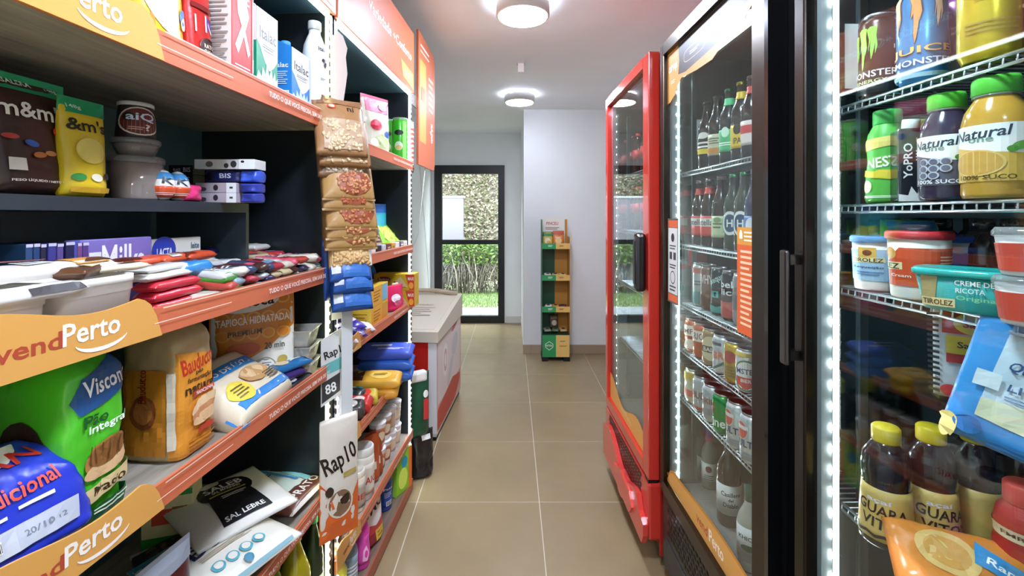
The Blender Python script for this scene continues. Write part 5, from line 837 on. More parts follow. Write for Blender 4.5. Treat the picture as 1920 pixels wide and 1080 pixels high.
def rowcan(label, px, z, X, r, h, hx, items, grp, rz=-.85): return can('drink_can', label, rp(px, X, z), rz, r, h, hx, items, grp)
z3 = 1.080; g3 = 'tall slim cans'
rowcan('slim white and teal can beside the cooler wall', 1313, z3, .685, .0265, .155, '#cfd8d4', [('r', '#4a8a84', -1.5, .05, 1.5, .35), ('r', '#c85a50', -1.5, .78, 1.5, .9), ('l', '#2a3a3a', .1, .55, .6, .14, 2)], g3)
rowcan('slim coppery brown can on the tall can shelf', 1329, z3, .685, .0265, .155, '#8a6a5c', [('t', '#f0e4dc', 'WHY', .0, .7, .9, .2), ('p', '#5a3a30', [(-1, .1), (1, .1), (1, .4), (0, .28), (-1, .45)])], g3)
rowcan('slim black can with a turquoise square on the tall can shelf', 1349, z3, .685, .0265, .155, '#22303a', [('r', '#3ab8b0', -.25, .38, .15, .52), ('t', '#0f2a2a', '1', -.05, .45, .14, .1), ('t', '#c8e8e4', 'xeque', .05, .75, .9, .13, 30), ('p', '#4aa8a0', [(-1, .05), (1, .05), (1, .3), (0, .18), (-1, .28)])], g3)
rowcan('slim black and red can with white lettering on the tall can shelf', 1370, z3, .685, .0265, .155, '#242228', [('t', '#f4f4f4', 'bell', .0, .74, .9, .14), ('t', '#f4f4f4', 'lici', .0, .58, .8, .13), ('r', '#b84a44', -1.5, .05, 1.5, .38)], g3)
rowcan('slim grey can hidden by the orange notice', 1392, z3, .685, .0265, .155, '#9aa0a4', [('r', '#3a4a5a', -1.5, .3, 1.5, .6)], g3)
z4 = .906; g4 = 'beer cans on the fourth shelf'
def amstel(px, z, lb, grp, X=.70): rowcan(lb, px, z, X, .033, .122, '#e2e4e0', [('r', '#d8b84a', -1.5, .86, 1.5, .95), ('e', '#f4f4f0', .1, .42, .5, .34), ('e', '#3a7a3a', .1, .42, .54, .37), ('e', '#f4f4f0', .1, .42, .48, .33), ('p', '#d0402c', [(-.35, .38), (.55, .38), (.5, .2), (.1, .1), (-.3, .2)]), ('t', '#1c2a5a', 'MSTEL', .1, .52, .8, .13), ('t', '#f4f0e8', 'BIER', .1, .3, .4, .08)], grp)
rowcan('orange and white beer can by the cooler wall', 1301, z4, .675, .033, .122, '#c86a3a', [('r', '#efe4d8', -1.5, .5, 1.5, .82), ('t', '#5a2a1a', 'IMPÉ', .0, .66, .9, .2), ('p', '#efe4d8', [(-.5, .1), (.5, .1), (.2, .4), (-.2, .4)])], g4)
rowcan('orange and white beer can second from the cooler wall', 1318, z4, .675, .033, .122, '#c8603a', [('r', '#efe4d8', -1.5, .5, 1.5, .82), ('t', '#5a2a1a', 'RIO', .0, .66, .6, .2)], g4)
rowcan('bronze beer can with an oval on the fourth shelf', 1336, z4, .675, .033, .122, '#a89468', [('e', '#d8cca0', .1, .5, .5, .34), ('r', '#4a3a24', -.4, .38, .6, .56), ('t', '#f4ecd0', 'BALT', .1, .47, .7, .12)], g4)
rowcan('silver beer can with amber letters on the fourth shelf', 1357, z4, .675, .033, .122, '#cfd4d8', [('t', '#d8682a', 'BRA', .1, .5, .8, .2), ('p', '#3a6a5a', [(-.5, .1), (-.3, .1), (.5, .4), (.3, .4)]), ('r', '#5a5a64', -.5, .76, .1, .84)], g4)
rowcan('golden beer can partly behind the white apple red can', 1380, z4, .675, .033, .122, '#c8a82c', [('e', '#a83a24', -.1, .66, .3, .16), ('l', '#7a5a14', 0, .3, .8, .3, 4)], g4)
amstel(1403, z4, 'white can with a green ring and red slice on the fourth shelf', g4, .675)
for i, px in enumerate((1296, 1313, 1330, 1347)): rowcan(['gold rimmed beer can in the second row by the wall', 'copper beer can in the second row behind the orange cans', 'bronze beer can in the second row behind the bronze can', 'silver beer can in the second row behind the silver can'][i], 960 + .752 * F_PX / (1.685 - .085 * i), z4, .752, .033, .122, ['#c89a50', '#b8683c', '#a08a60', '#c0c6ca'][i], [('r', '#e8dcc8', -1.5, .5, 1.5, .75)], g4)
z5 = .722; g5 = 'beer cans on the fifth shelf'
rowcan('white and gold can by the cooler wall on the fifth shelf', 1301, z5, .672, .033, .122, '#dcd8c4', [('r', '#c8a83a', -1.5, .7, 1.5, .92), ('r', '#c85a48', -.5, .2, .2, .4)], g5)
rowcan('silver can with a red foot on the fifth shelf', 1318, z5, .672, .033, .122, '#c4c8cc', [('r', '#b83a3a', -1.5, .06, 1.5, .16), ('t', '#6a2a34', 'BUD', 0, .5, .7, .2)], g5)
rowcan('plain silver can on the fifth shelf', 1337, z5, .672, .033, .122, '#c8ccd0', [('t', '#8a4a44', 'SKIN', 0, .6, .7, .16), ('l', '#8a9098', 0, .3, .7, .2, 3)], g5)
st5 = [(.0 + .32 * math.cos(math.pi / 2 + k * math.pi / 5) * (1 if k % 2 == 0 else .42) - .5, .62 + .2 * math.sin(math.pi / 2 + k * math.pi / 5) * (1 if k % 2 == 0 else .42)) for k in range(10)]
rowcan('bright green beer can with a red star on the fifth shelf', 1357, z5, .672, .033, .122, '#1f9a4c', [('p', '#d83a30', st5), ('t', '#f4fff6', 'ineken', .35, .3, 1.4, .24)], g5)
for i, px in enumerate((1385, 1412)): rowcan(['white light beer can with a round badge next to the green can', 'white light beer can with a round badge nearest the door edge'][i], px, z5, .672, .034, .135, '#dfe4e6', [('e', '#c8ccc8', -.3, .68, .3, .2), ('e', '#d85a4a', -.3, .68, .26, .17), ('r', '#f2f2f0', -.6, .7, .0, .78), ('t', '#22406a', 'ULTRA', .1, .42, 1.1, .15), ('l', '#8a98a4', .1, .16, .9, .16, 3)], g5)
for i, px in enumerate((1312, 1330)): rowcan(['silver can in the second row on the fifth shelf', 'grey silver can in the second row on the fifth shelf'][i], 960 + .75 * F_PX / (1.68 - .085 * i), z5, .75, .033, .122, '#b8bcc0', [('r', '#a8504a', -1.5, .5, 1.5, .7)], g5)
zf = .392
lathed('wine_bottle', 'small green wine bottle with a purple red cap on the cooler floor', 'bottle', rp(1330, .74, zf), -.6, [(0, 0), (.026, 0), (.0275, .005), (.0275, .12), (.024, .14), (.013, .165), (.012, .2)], '#7f9a5a', 'clear', [('wine', [(0, .004), (.0255, .005), (.0258, .1), (0, .1)], '#8fae5a', 'gloss'), ('cap', [(.0135, .172), (.0135, .218), (.012, .22), (0, .22)], '#7a4a8a', 'gloss'), ('cap_band', [(.0139, .172), (.0141, .173), (.0141, .186), (.0139, .187)], '#c83a5a', 'plain'), ('label', [(.0272, .03), (.0279, .03), (.0279, .095), (.0272, .095)], '#e2e8e4', 'print')], [('e', '#6a2a2a', .05, .37, .2, .06), ('l', '#7a827e', .05, .22, .6, .1, 3)], 'wine bottles')
lathed('wine_bottle', 'dark wine bottle with a broad white gothic label on the cooler floor', 'bottle', rp(1367, .72, zf), -.6, [(0, 0), (.036, 0), (.038, .006), (.038, .17), (.034, .19), (.016, .23), (.0145, .29)], '#2c2422', 'gloss', [('cap', [(.0158, .235), (.0158, .293), (.014, .296), (0, .296)], '#4a1c22', 'gloss'), ('label', [(.0376, .04), (.0385, .04), (.0385, .135), (.0376, .135)], '#e4e6e2', 'print')], [('t', '#2a2624', 'Casillero', .15, .37, .8, .05), ('t', '#2a2624', 'del', .15, .31, .2, .035), ('t', '#2a2624', 'Diablo', .15, .25, .6, .05)], 'wine bottles')
lathed('wine_bottle', 'short pale wine bottle with a wave on its label at the cooler door', 'bottle', rp(1407, .69, zf), -.6, [(0, 0), (.034, 0), (.036, .006), (.036, .13), (.03, .15), (.016, .18), (.0145, .23)], '#b8b4a8', 'gloss', [('cap', [(.0158, .19), (.0158, .233), (0, .235)], '#3a6a5a', 'gloss'), ('label', [(.0356, .03), (.0365, .03), (.0365, .125), (.0356, .125)], '#e6e8e6', 'print')], [('t', '#3a3a3a', 'KHICHE', .0, .42, .8, .05), ('e', '#3a5a4a', .0, .3, .3, .04)], 'wine bottles')
carton('drink_case', 'green and cream striped case deep on the beer cooler floor', 'case', Vector((.93, 1.36, zf)), -.9, .12, .12, .25, '#7f9a72', {'F': [('r', '#d8d4b8', -.5, .1 + .15 * k, .5, .17 + .15 * k) for k in range(6)]})
for i, px in enumerate((1185, 1200, 1216)):
    for j, z in enumerate((1.622, 1.332)):
        p = rp(px + 12, .69, z); lathed('soda_bottle', f"dark soda bottle {['next to', 'second from', 'third from'][i]} the inner wall, {['upper', 'second'][j]} red cooler shelf", 'bottle', p, -.8, [(0, 0), (.028, 0), (.03, .006), (.03, .1), (.026, .12), (.03, .15), (.013, .2), (.012, .22)], '#3a1512', 'gloss', [('cap', [(.014, .215), (.014, .232), (0, .233)], '#c8362a', 'plain'), ('label', [(.0296, .09), (.0306, .09), (.0306, .14), (.0296, .14)], '#c83028', 'print')], (), 'soda bottles in the red cooler', 20)
# ---- juice and dairy cooler, top shelf
def jp(px, X, z): return rp(px, X, z)
a1 = 1.625; gE = 'energy drink cans'
claw = lambda cx, s, zt, zb, w_: [(cx - w_, zt - .03), (cx - w_ * .3, zt), (cx + w_, zt - .01), (cx + w_ * .8, zt - .12), (cx + w_ * 1.0, zt - .24), (cx + w_ * .55, zt - .34), (cx + w_ * .6, (zt + zb) / 2), (cx + w_ * .1, zb + .06), (cx - w_ * .2, zb), (cx - w_ * .35, zb + .1), (cx - w_ * .3, (zt + zb) / 2 + .04), (cx - w_ * .75, zt - .3), (cx - w_ * .55, zt - .16)]
can('energy_can', 'tall brown black energy drink can with green claw marks', jp(1650, .70, a1), -.92, .0335, .158, '#3c2c28', [('r', '#181a1e', -1.6, .06, 1.6, .34), ('p', '#8fe04a', claw(-.52, 1, .8, .42, .1)), ('p', '#8fe04a', claw(-.28, 1, .86, .34, .11)), ('p', '#8fe04a', claw(-.05, 1, .86, .46, .12)), ('t', '#f2f2ee', 'MONSTER', -.1, .29, 1.25, .08), ('t', '#c8e8a0', 'ENERGY', -.12, .2, .8, .04), ('r', '#f2f2ee', .42, .56, .44, .61), ('r', '#f2f2ee', .48, .56, .5, .61), ('r', '#f2f2ee', .54, .56, .56, .61)], gE)
can('energy_can', 'tall sky blue energy drink can with orange claw marks', jp(1728, .695, a1), -.95, .0335, .158, '#4a9ad8', [('p', '#2a3a4a', claw(-.42, 1, .98, .5, .13)), ('p', '#e0b890', claw(-.42, 1, .97, .52, .1)), ('p', '#2a3a4a', claw(.0, 1, 1.0, .4, .15)), ('p', '#d8924a', claw(.0, 1, .99, .42, .12)), ('p', '#2a3a4a', claw(.42, 1, .98, .54, .13)), ('p', '#e0b890', claw(.42, 1, .97, .56, .1)), ('t', '#1c2c44', 'JUICE', .1, .335, 1.36, .12), ('t', '#f0c070', 'JUICE', .1, .34, 1.3, .1), ('t', '#e8f4fc', 'MONSTER', .15, .22, 1.3, .07), ('r', '#bfe4f4', -1.6, .06, 1.6, .1), ('p', '#8a9a9a', [(.8, .3), (1.1, .32), (1.12, .56), (.95, .6)])], gE)
can('energy_can', 'tall yellow energy drink can with tropical lettering', jp(1853, .69, a1), -.85, .0335, .158, '#d8c02a', [('t', '#8a7210', 'TROPICAL', .1, .86, 1.5, .1), ('l', '#8a7210', -.1, .76, .9, .06, 2), ('l', '#a08a1c', .1, .3, .9, .12, 3), ('r', '#9a8418', -.2, .55, .5, .56), ('r', '#b8a020', .7, .1, 1.0, .9)], gE)
can('energy_can', 'purple energy drink can behind the blue and yellow cans', jp(1795, .775, a1), -.8, .0335, .158, '#8a4a90', [('r', '#c8b8c8', -1.5, .05, 1.5, .3), ('l', '#f0d8f0', 0, .6, 1, .12, 2)], gE)
can('energy_can', 'grey teal energy drink can behind the blue can', jp(1795, .86, a1), -.8, .0335, .158, '#6a8a8c', [('r', '#a8b8b4', -1.5, .1, 1.5, .4)], gE)
can('energy_can', 'copper orange energy drink can past the yellow can', jp(1935, .74, a1), -.9, .0335, .158, '#8a4a2a', [('l', '#e8b890', -.3, .5, 1.2, .16, 2)], gE)
# ---- juice shelf
a2 = 1.429
gp = [(0, 0), (.031, 0), (.033, .005), (.032, .05), (.0295, .075), (.031, .11), (.029, .127), (.0215, .142), (.02, .146)]
lathed('smoothie_bottle', 'green and yellow fruit smoothie bottle with a green cap', 'bottle', jp(1664, .695, a2), -.9, gp, '#5ab848', 'plain', [('cap', [(.0212, .143), (.0218, .145), (.0218, .168), (.02, .17), (0, .17)], '#3fae4c', 'plain')], [('p', '#e8d878', [(-1, .62), (.8, .74), (.8, .84), (-1, .78)]), ('e', '#d8a870', .45, .66, .2, .08), ('t', '#f4fff0', 'NEST', -.05, .5, .8, .13, 6), ('e', '#e8c83a', .25, .34, .45, .05, -12), ('p', '#d8c83a', [(-1, .36), (.2, .28), (.9, .2), (.9, .26), (.2, .36), (-1, .44)]), ('e', '#f0eab8', -.42, .2, .16, .08), ('l', '#f4fff0', 0, .07, 1.1, .035, 2)])
yo = thing('protein_drink', 'slim black protein drink carton with a white cap', 'carton', jp(1705, .69, a2), -.42); bx('carton_body', -.0215, .0215, -.0215, .0215, 0, .125, M('#23262c', 'gloss'), yo, .004)
v = B().lathe([(.012, .0), (.0125, .002), (.0125, .016), (.011, .018), (0, .018)], 18).obj('cap', M('#e9f2ee'), yo); v.location = (0, -.004, .124); v.rotation_euler = (.25, 0, 0)
dec(yo, plane_F((0, -.0216, 0), (1, 0, 0), (0, 0, 1)), .043, .125, [('t', '#f4f4f4', 'YoPRO', -.2, .55, 1.4, .1, 90), ('t', '#c88a5a', '15g', .25, .82, .4, .08), ('l', '#cfd4da', .22, .62, .36, .16, 4), ('p', '#e8e6e4', [(-.5, 0), (.5, 0), (.5, .12), (.3, .1), (.22, .24), (.08, .1), (-.1, .2), (-.2, .08), (-.5, .1)])], step=9)
def juiceb(label, px, X, hx, rz, r, H, capx, labw, fr, items, liq=None):
    p = [(0, 0), (r * .94, 0), (r, .006), (r, H * .62), (r * .9, H * .72), (r * .64, H * .82), (r * .6, H * .84)]
    return lathed('juice_bottle', label, 'bottle', jp(px, X, a2), rz, p, hx, 'gloss', [('cap', [(r * .66, H * .85), (r * .7, H * .86), (r * .7, H * .97), (r * .65, H), (0, H)], capx, 'plain'), ('neck_ring', [(r * .6, H * .83), (r * .68, H * .835), (r * .68, H * .85), (r * .6, H * .852)], '#cfd8cc', 'clear')], items, 'juice bottles', 32)
nat = lambda bgx, fruit, tx: [('p', bgx, [(-.95, .16), (.95, .16), (.95, .7), (-.95, .7)]), ('p', '#f2f4f0', [(-.95, .54), (-.5, .5), (.0, .44), (.5, .42), (.62, .5), (.62, .71), (-.95, .71)]), ('t', '#2c3a4a', 'Natural', -.15, .625, .92, .1, 4, .25), ('t', '#7f9a8a', 'one', -.12, .56, .36, .045), ('e', '#5ab04a', .42, .49, .14, .04, 15), ('e', '#3f9038', .3, .46, .08, .03)] + fruit + [('t', tx, '100% SUCO', -.05, .2, .8, .045)]
juiceb('purple grape juice bottle with a green cap', 1775, .69, '#3a3048', -.95, .034, .168, '#5ad03a', None, None, nat('#5a5868', [('e', '#c8ccd8', -.12 + .2 * (i % 3 - 1), .42 - .075 * (i // 3), .1, .042) for i in range(8)] + [('e', '#6a6a7c', -.12 + .2 * (i % 3 - 1), .42 - .075 * (i // 3), .07, .03) for i in range(8)] + [('r', '#6f7a4a', .8, .16, .95, .7)], '#f0f0f4'))
juiceb('yellow orange juice bottle with a green cap', 1868, .69, '#c89a3a', -1.0, .037, .172, '#5acc40', None, None, nat('#d8b050', [('e', '#e4c070', -.2, .34, .42, .13), ('e', '#d0a04a', -.2, .34, .38, .115), ('r', '#e4c070', -.21, .22, -.19, .45), ('p', '#d8c02a', [(.66, .16), (.95, .16), (.95, .7), (.62, .7)]), ('p', '#6a9a2a', [(.75, .3), (1.3, .3), (1.3, .66), (.78, .66)])], '#5a4416'))
for i, (px, X, hx) in enumerate([(1722, .771, '#a89a5a'), (1798, .785, '#7a4a3c'), (1868, .785, '#b88a48'), (1795, .845, '#5a5a48')]):
    juiceb(['olive juice bottle behind the protein drink', 'reddish juice bottle behind the grape juice', 'amber juice bottle behind the orange juice', 'grey green juice bottle deep behind the protein drink'][i], px, X, hx, -.7, .034, .155, ['#8a9a4a', '#8a8f88', '#5acc40', '#8a9a4a'][i], None, None, [('r', '#d8d4c4', -.8, .2, .8, .5)])
for i, (px, hx) in enumerate([(1640, '#2f8a4a'), (1625, '#b85a4a')]): can('soda_can', ['green soda can deep in the juice shelf', 'red soda can deep in the juice shelf'][i], Vector((.93 + .075 * i, .865, a2)), -.8, .033, .122, hx, [('r', '#d8e0dc', -1.5, .4, 1.5, .5)], 'soda cans')
# ---- dairy shelf
a3 = 1.267
def potf(label, px, X, r0, r1, H, hx, lidx, items, rz=-.55, group='cream cheese pots'):
    p = [(0, 0), (r0 * .97, 0), (r0, .003), (r1, H * .9)]
    return lathed('cheese_pot', label, 'pot', jp(px, X, a3), rz, p, hx, 'plain', [('lid', [(r1 + .001, H * .88), (r1 + .0035, H * .89), (r1 + .0035, H * .97), (r1 + .001, H), (r1 - .004, H * .985), (0, H * .985)], lidx, 'plain')], items, group, 36)
potf('white cream cheese pot with a blue lid', 1642, .685, .0325, .0365, .1, '#eceae4', '#3a78c8', [('p', '#a8c8e4', [(-1, .2), (.5, .2), (.9, .26), (.9, .84), (-1, .84)]), ('r', '#4a78b8', .3, .3, .75, .84), ('r', '#e4b858', -.45, .64, -.05, .88), ('e', '#6a3a20', -.24, .77, .1, .06), ('p', '#efe0a8', [(-.66, .56), (.14, .58), (.12, .68), (-.64, .66)]), ('t', '#3a2410', 'TIROLEZ', -.26, .62, .7, .08), ('t', '#2a4a7a', 'Requeijão', -.25, .47, .7, .06), ('l', '#5a88b8', -.2, .35, .6, .1, 2), ('bar', .55, .3, .22, .1)])
potf('white cream cheese pot with a red lid and orange label', 1722, .685, .0365, .0415, .112, '#ebe7de', '#cf2f36', [('p', '#d8532e', [(-.7, .2), (.3, .22), (.8, .3), (.95, .5), (.9, .84), (-.4, .84), (-.7, .6)]), ('r', '#b04030', .25, .36, .85, .8), ('p', '#efe0a8', [(-1, .46), (-.35, .48), (-.35, .6), (-1, .58)]), ('t', '#3a2410', 'LEZ', -.6, .53, .4, .09), ('e', '#d8a850', -.6, .74, .14, .1), ('t', '#f4e8d8', 'Cream', -.4, .38, .4, .05), ('l', '#f0d0b8', .5, .58, .5, .3, 6)])
potf('white pot with a blue lid standing behind the red lidded pot', 1778, .766, .034, .038, .104, '#dcdad8', '#3a5ab0', [('r', '#4a64b0', -.8, .2, .9, .8)])
t = thing('ricotta_tub', 'turquoise ricotta cream tub with its lid, in front of the red lidded pot', 'tub', jp(1818, .662, a3), -1.0, 'cream cheese pots'); b = B(); n = 40
def rg_(sx, sy, z): return [(sx * math.copysign(abs(math.cos(a)) ** .55, math.cos(a)), sy * math.copysign(abs(math.sin(a)) ** .55, math.sin(a)), z) for a in [2 * math.pi * i / n for i in range(n)]]
def loft(rs): 
    b = B(); b.add([p for r_ in rs for p in r_], [(j * n + i, j * n + (i + 1) % n, (j + 1) * n + (i + 1) % n, (j + 1) * n + i) for j in range(len(rs) - 1) for i in range(n)] + [tuple(range(n))[::-1], tuple((len(rs) - 1) * n + i for i in range(n))], True); return b
loft([rg_(.047, .028, 0), rg_(.049, .03, .003), rg_(.058, .036, .052)]).obj('tub_body', M('#2fa8a4', 'plain', .3), t); loft([rg_(.059, .037, .05), rg_(.062, .04, .052), rg_(.062, .04, .058), rg_(.059, .037, .061), rg_(.055, .033, .059)]).obj('lid', M('#2fb8b0', 'gloss'), t)
def tubF(x, z): s = .049 + (.009) * z / .052; sy = .03 + .006 * z / .052; u = max(-.97, min(.97, x / s)); return Vector((x, -sy * (1 - abs(u) ** 3.6) ** .275, z))
dec(t, tubF, .1, .052, [('p', '#b8a878', [(-.46, .3), (-.3, .3), (-.26, .95), (-.46, .95)]), ('p', '#efe0a8', [(-.46, .1), (-.08, .12), (-.08, .36), (-.46, .34)]), ('t', '#3a2410', 'TIROLEZ', -.27, .23, .34, .15), ('t', '#eefcfa', 'CREME DE', .12, .82, .4, .14), ('t', '#eefcfa', 'RICOTA', .08, .62, .3, .14), ('t', '#8fe0a8', 'Original', .14, .4, .42, .16), ('e', '#c8342e', .42, .72, .07, .14), ('t', '#ffffff', 'Nº1', .42, .72, .08, .1), ('e', '#b09a88', .42, .25, .09, .16, 30)], eps=.0008, step=.012)
for i, z in enumerate((a3, a3 + .062)):
    lathed('yogurt_pot', ['clear topped red and white yogurt pot under another pot', 'clear topped red and white yogurt pot stacked on the lower pot'][i], 'pot', (.655, .578, z), -.9, [(0, 0), (.024, 0), (.025, .003), (.0305, .05)], '#e4dcd8', 'plain', [('lid', [(.0312, .048), (.0335, .05), (.0335, .055), (.03, .0605), (0, .0605)], '#e2e6ea', 'clear')], [('p', '#d8503e', [(-1, .1), (.2, .12), (.9, .5), (.9, .85), (-1, .8)])], 'stacked yogurt pots')
for i, (px, X, hx) in enumerate([(1762, .811, '#1c1a1c'), (1830, .88, '#201c1e'), (1845, .795, '#2a2024'), (1905, .80, '#3a2a24')]):
    lathed('dark_bottle', ['black capped bottle behind the blue lidded pot', 'black capped bottle behind the red lidded pot', 'dark bottle behind the white pot with blue lid', 'brown bottle behind the ricotta tub'][i], 'bottle', jp(px, X, a3), -.8, [(0, 0), (.03, 0), (.032, .005), (.032, .085), (.024, .105), (.015, .115)], hx, 'gloss', [('cap', [(.018, .112), (.018, .132), (0, .134)], '#0e0e10', 'gloss')], [('r', '#4a3a3c', -.8, .2, .8, .5)], 'dark bottles behind the dairy pots')
pouch('salad_bag', 'green salad bag slumped in the far corner of the dairy shelf', 'bag', Vector((.755, .865, a3)), -.2, .1, .13, .06, '#4fae3a', [('r', '#3a8ac8', -.4, .8, .4, .98), ('e', '#8fd85a', .1, .4, .25, .2)], 'stand')
# ---- bottom of the visible part: guarana bottles, cheese packs
a4 = .836
gb = [(0, 0), (.036, 0), (.039, .005), (.0395, .012), (.0345, .1), (.034, .104), (.0355, .108), (.0365, .128), (.0335, .152), (.022, .172), (.0185, .176)]
for i, (px, X, rz) in enumerate([(1660, .656, -.75), (1745, .735, -.2), (1830, .814, .6), (1893, .893, -.75)]):
    lathed('guarana_bottle', ['dark guarana bottle with a yellow label next to the cooler wall', 'dark guarana bottle with a yellow label second from the cooler wall', 'dark guarana bottle turned to show its barcode', 'dark guarana bottle behind the red chocolate drink'][i], 'bottle', (X, .80, a4), rz, gb, '#241c20', 'gloss', [('cap', [(.0205, .174), (.021, .176), (.021, .197), (.0185, .2), (0, .2)], '#d8c02a', 'plain'), ('label', band(gb, .014, .1), '#d8b868', 'print')], ([('t', '#e8e0f0', 'açaí', -.1, .455, .5, .05), ('t', '#2a201c', 'GUARA', -.05, .37, 1.0, .1, -4), ('t', '#2a201c', 'VITON', .05, .24, 1.0, .1, -4), ('p', '#2a201c', [(-.8, .12)] + [(-.8 + .16 * k, .13 + .02 * (k % 2)) for k in range(9)] + [(.5, .1)] + [(.48 - .16 * k, .1 + .02 * (k % 2)) for k in range(8)])] if i != 2 else [('l', '#a8883a', 0, .3, .8, .16, 5), ('bar', .0, .17, .5, .07)]) + ([('l', '#a8883a', .85, .3, .3, .2, 4), ('bar', .9, .18, .4, .07)] if i != 2 else []), 'guarana bottles')
cp_ = at(1868, 733, .60)
pouch('cheese_pack', 'sky blue sliced light cheese pack leaning above the guarana bottles', 'pack', (.650, .585, 1.175), -.75, .15, .18, .018, '#3a94d8', [('p', '#c8dce8', [(-.34, .3), (.5, .26), (.5, .92), (-.3, .92)]), ('p', '#e4e4c0', [(-.34, .2), (.5, .14), (.5, .4), (-.34, .34)]), ('r', '#e8d890', .0, .74, .5, .98), ('e', '#a8483a', .3, .92, .12, .04), ('e', '#d8a888', .3, .86, .09, .05), ('p', '#efe0a8', [(-.08, .7), (.5, .66), (.5, .8), (-.06, .82)]), ('t', '#4a3418', 'TIROLEZ', .24, .745, .52, .08, -3), ('t', '#2a4a7a', 'Queijo Mussarela', .14, .6, .76, .09, -3, .3), ('t', '#3a5a80', 'LIGHT', -.02, .47, .36, .06), ('l', '#6a88a8', .1, .39, .6, .04, 2), ('e', '#b88a4a', .3, .22, .18, .07), ('e', '#d8b070', .32, .24, .12, .045), ('r', '#dce8ee', -.42, .42, -.26, .54), ('e', '#2a70b0', -.36, .12, .09, .06), ('l', '#2a70b0', .1, .06, .6, .06, 2), ('e', '#e8dc8a', -.46, .06, .05, .1)], 'block', tilt=-.12, centre=True, wr=.003)
o = bpy.data.objects['cheese_pack']; R_ = Matrix.Rotation(-.75, 4, 'Z') @ Matrix.Rotation(-.2, 4, 'X') @ Matrix.Rotation(.26, 4, 'Y'); o.rotation_euler = R_.to_euler(); o.location = Vector((.678, .585, 1.175)) - R_.to_3x3() @ Vector((0, 0, .09))
pouch('sausage_pack', 'red, yellow and silver sausage pack tucked behind the blue cheese pack', 'pack', (.690, .685, 1.195), -.7, .085, .135, .02, '#c4c8ca', [('r', '#c8342e', -.4, .72, .5, .98), ('e', '#e8d040', .05, .84, .3, .12), ('t', '#c8342e', 'Sadia', .08, .84, .4, .08), ('r', '#e8c83a', -.35, .5, .5, .7), ('t', '#3a2a10', 'Salsicha', .1, .6, .6, .07), ('r', '#c8342e', -.35, .4, .5, .5), ('l', '#6a7074', .1, .24, .6, .14, 3), ('e', '#c83a3a', -.3, .1, .12, .06)] + [('r', '#2a2c30', -.5, .06 * k, -.42, .06 * k + .03) for k in range(16)], 'block', tilt=-.1, centre=True)
pouch('bread_pack', 'orange flatbread pack lying before the guarana bottles', 'pack', (.68, .685, a4 + .036), -.5, .18, .115, .038, '#e08a3a', [('e', '#e8c078', -.12, .55, .22, .3, -10), ('e', '#d8a050', -.12, .55, .16, .2, -10), ('p', '#3a94d0', [(.05, .5), (.45, .2), (.48, .42), (.1, .8)]), ('t', '#ffffff', 'Rap10', .27, .45, .3, .12, -28), ('e', '#3a94d0', .05, .2, .1, .12), ('r', '#f2d8c0', -.5, .0, .5, .08)], 'block', LYING + .4, centre=True, wr=.004)
pouch('cheese_pack', 'silver and red snack pack lying behind the orange flatbread pack', 'pack', (.755, .665, a4 + .02), -.6, .15, .1, .03, '#c4c2be', [('bar', -.1, .6, .36, .3), ('r', '#b04a3a', .2, .2, .5, .8)], 'block', LYING + .3, centre=True, wr=.004)
nb = [(0, 0), (.033, 0), (.0345, .005), (.0345, .075), (.031, .09), (.034, .105), (.03, .125), (.022, .135), (.021, .14)]
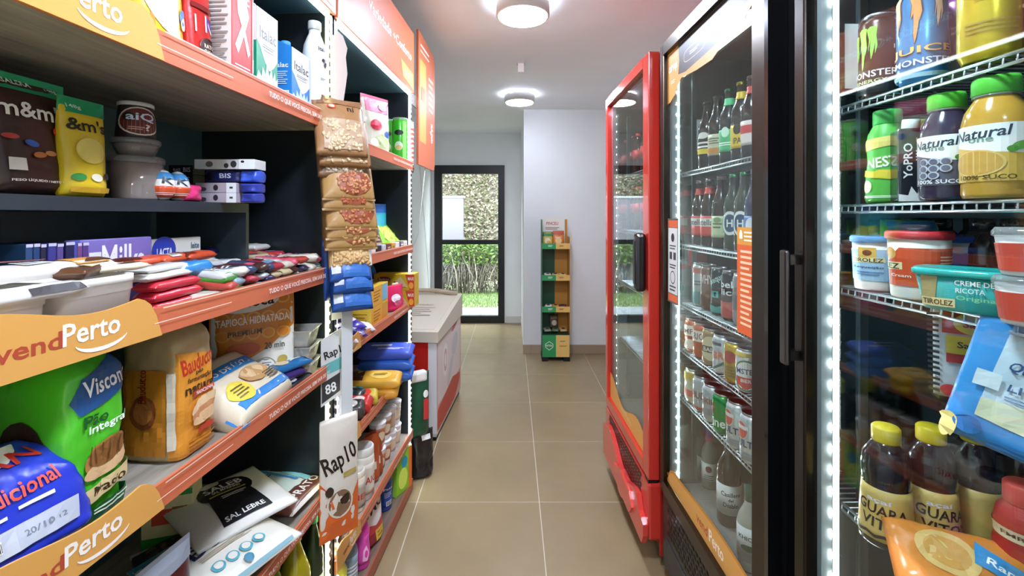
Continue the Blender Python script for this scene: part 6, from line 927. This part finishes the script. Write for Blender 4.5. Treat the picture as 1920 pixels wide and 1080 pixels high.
lathed('chocolate_drink', 'red chocolate drink bottle with a pink red cap and blue lettering', 'bottle', (.77, .685, a4 + .0), -.55, nb, '#b8302c', 'plain', [('cap', [(.0225, .136), (.0235, .138), (.0235, .163), (.021, .166), (0, .166)], '#e0584e', 'plain'), ('label', band(nb, .008, .035), '#e4d8c8', 'print')], [('t', '#1c2a6a', 'NESCAU', .05, .18, 1.5, .14), ('p', '#e8b83a', [(-.2, .3), (.3, .42), (.1, .34), (.6, .36), (.1, .28)]), ('r', '#e8d8b0', -1.2, .62, 1.2, .74), ('t', '#5a3a2a', 'EMBALAGEM', .1, .68, 1.3, .05)])
# ---- snacks on the cardboard stand
gs = 'snack packs on the cardboard stand'
def stand_pack(label, dx, z, w, h, hx, items, lying=False, dy=.06, rz=0): pouch('snack_pack', label, 'snack', (.424 + dx, 4.40 + dy, z + (.012 if lying else 0)), rz, w, h, .03 if not lying else .024, hx, items, 'stand' if not lying else 'pillow', LYING + .3 if lying else -.05, gs, .002, centre=lying, res=(8, 8))
stand_pack('yellow green snack pack on the top tier of the cardboard stand', -.075, 1.10, .1, .15, '#c8b048', [('r', '#2f7a4a', -.5, .7, .5, 1), ('e', '#e8dcc0', 0, .4, .3, .2), ('e', '#d8a030', .1, .3, .2, .12)])
stand_pack('orange snack pack on the top tier of the cardboard stand', .03, 1.10, .11, .16, '#d87a30', [('r', '#b8502a', -.5, .75, .5, 1), ('e', '#e8c080', 0, .4, .3, .2), ('l', '#f4e4c8', 0, .6, .6, .1, 2)])
for i, (dx, z, hx) in enumerate([(-.075, .80, '#e0dcd4'), (.0, .80, '#d8b068'), (.07, .80, '#e0b870'), (-.07, .495, '#d8d4d0'), (.0, .495, '#c88a48'), (.07, .495, '#6a3048'), (-.08, .265, '#8a8a78'), (.0, .265, '#5a6a4c'), (.075, .265, '#b89a68')]):
    nm = ['white', 'tan', 'yellow', 'silver', 'amber', 'plum', 'grey', 'olive', 'sand'][i]; tr = ['second tier', 'third tier', 'base tray'][i // 3]
    stand_pack(f'{nm} snack bar in the {tr} of the cardboard stand', dx, z + .02, .07, .07, hx, [('e', '#3a302a', 0, .5, .25, .2)], True, .05, .2 * (-1) ** i)
stand_pack('dark snack pack leaning upright over the base tray of the cardboard stand', -.01, .30, .085, .13, '#4a4438', [('e', '#b8b09a', 0, .4, .3, .2), ('r', '#8a6a4a', -.4, .7, .4, .8)], False, .1, .2)
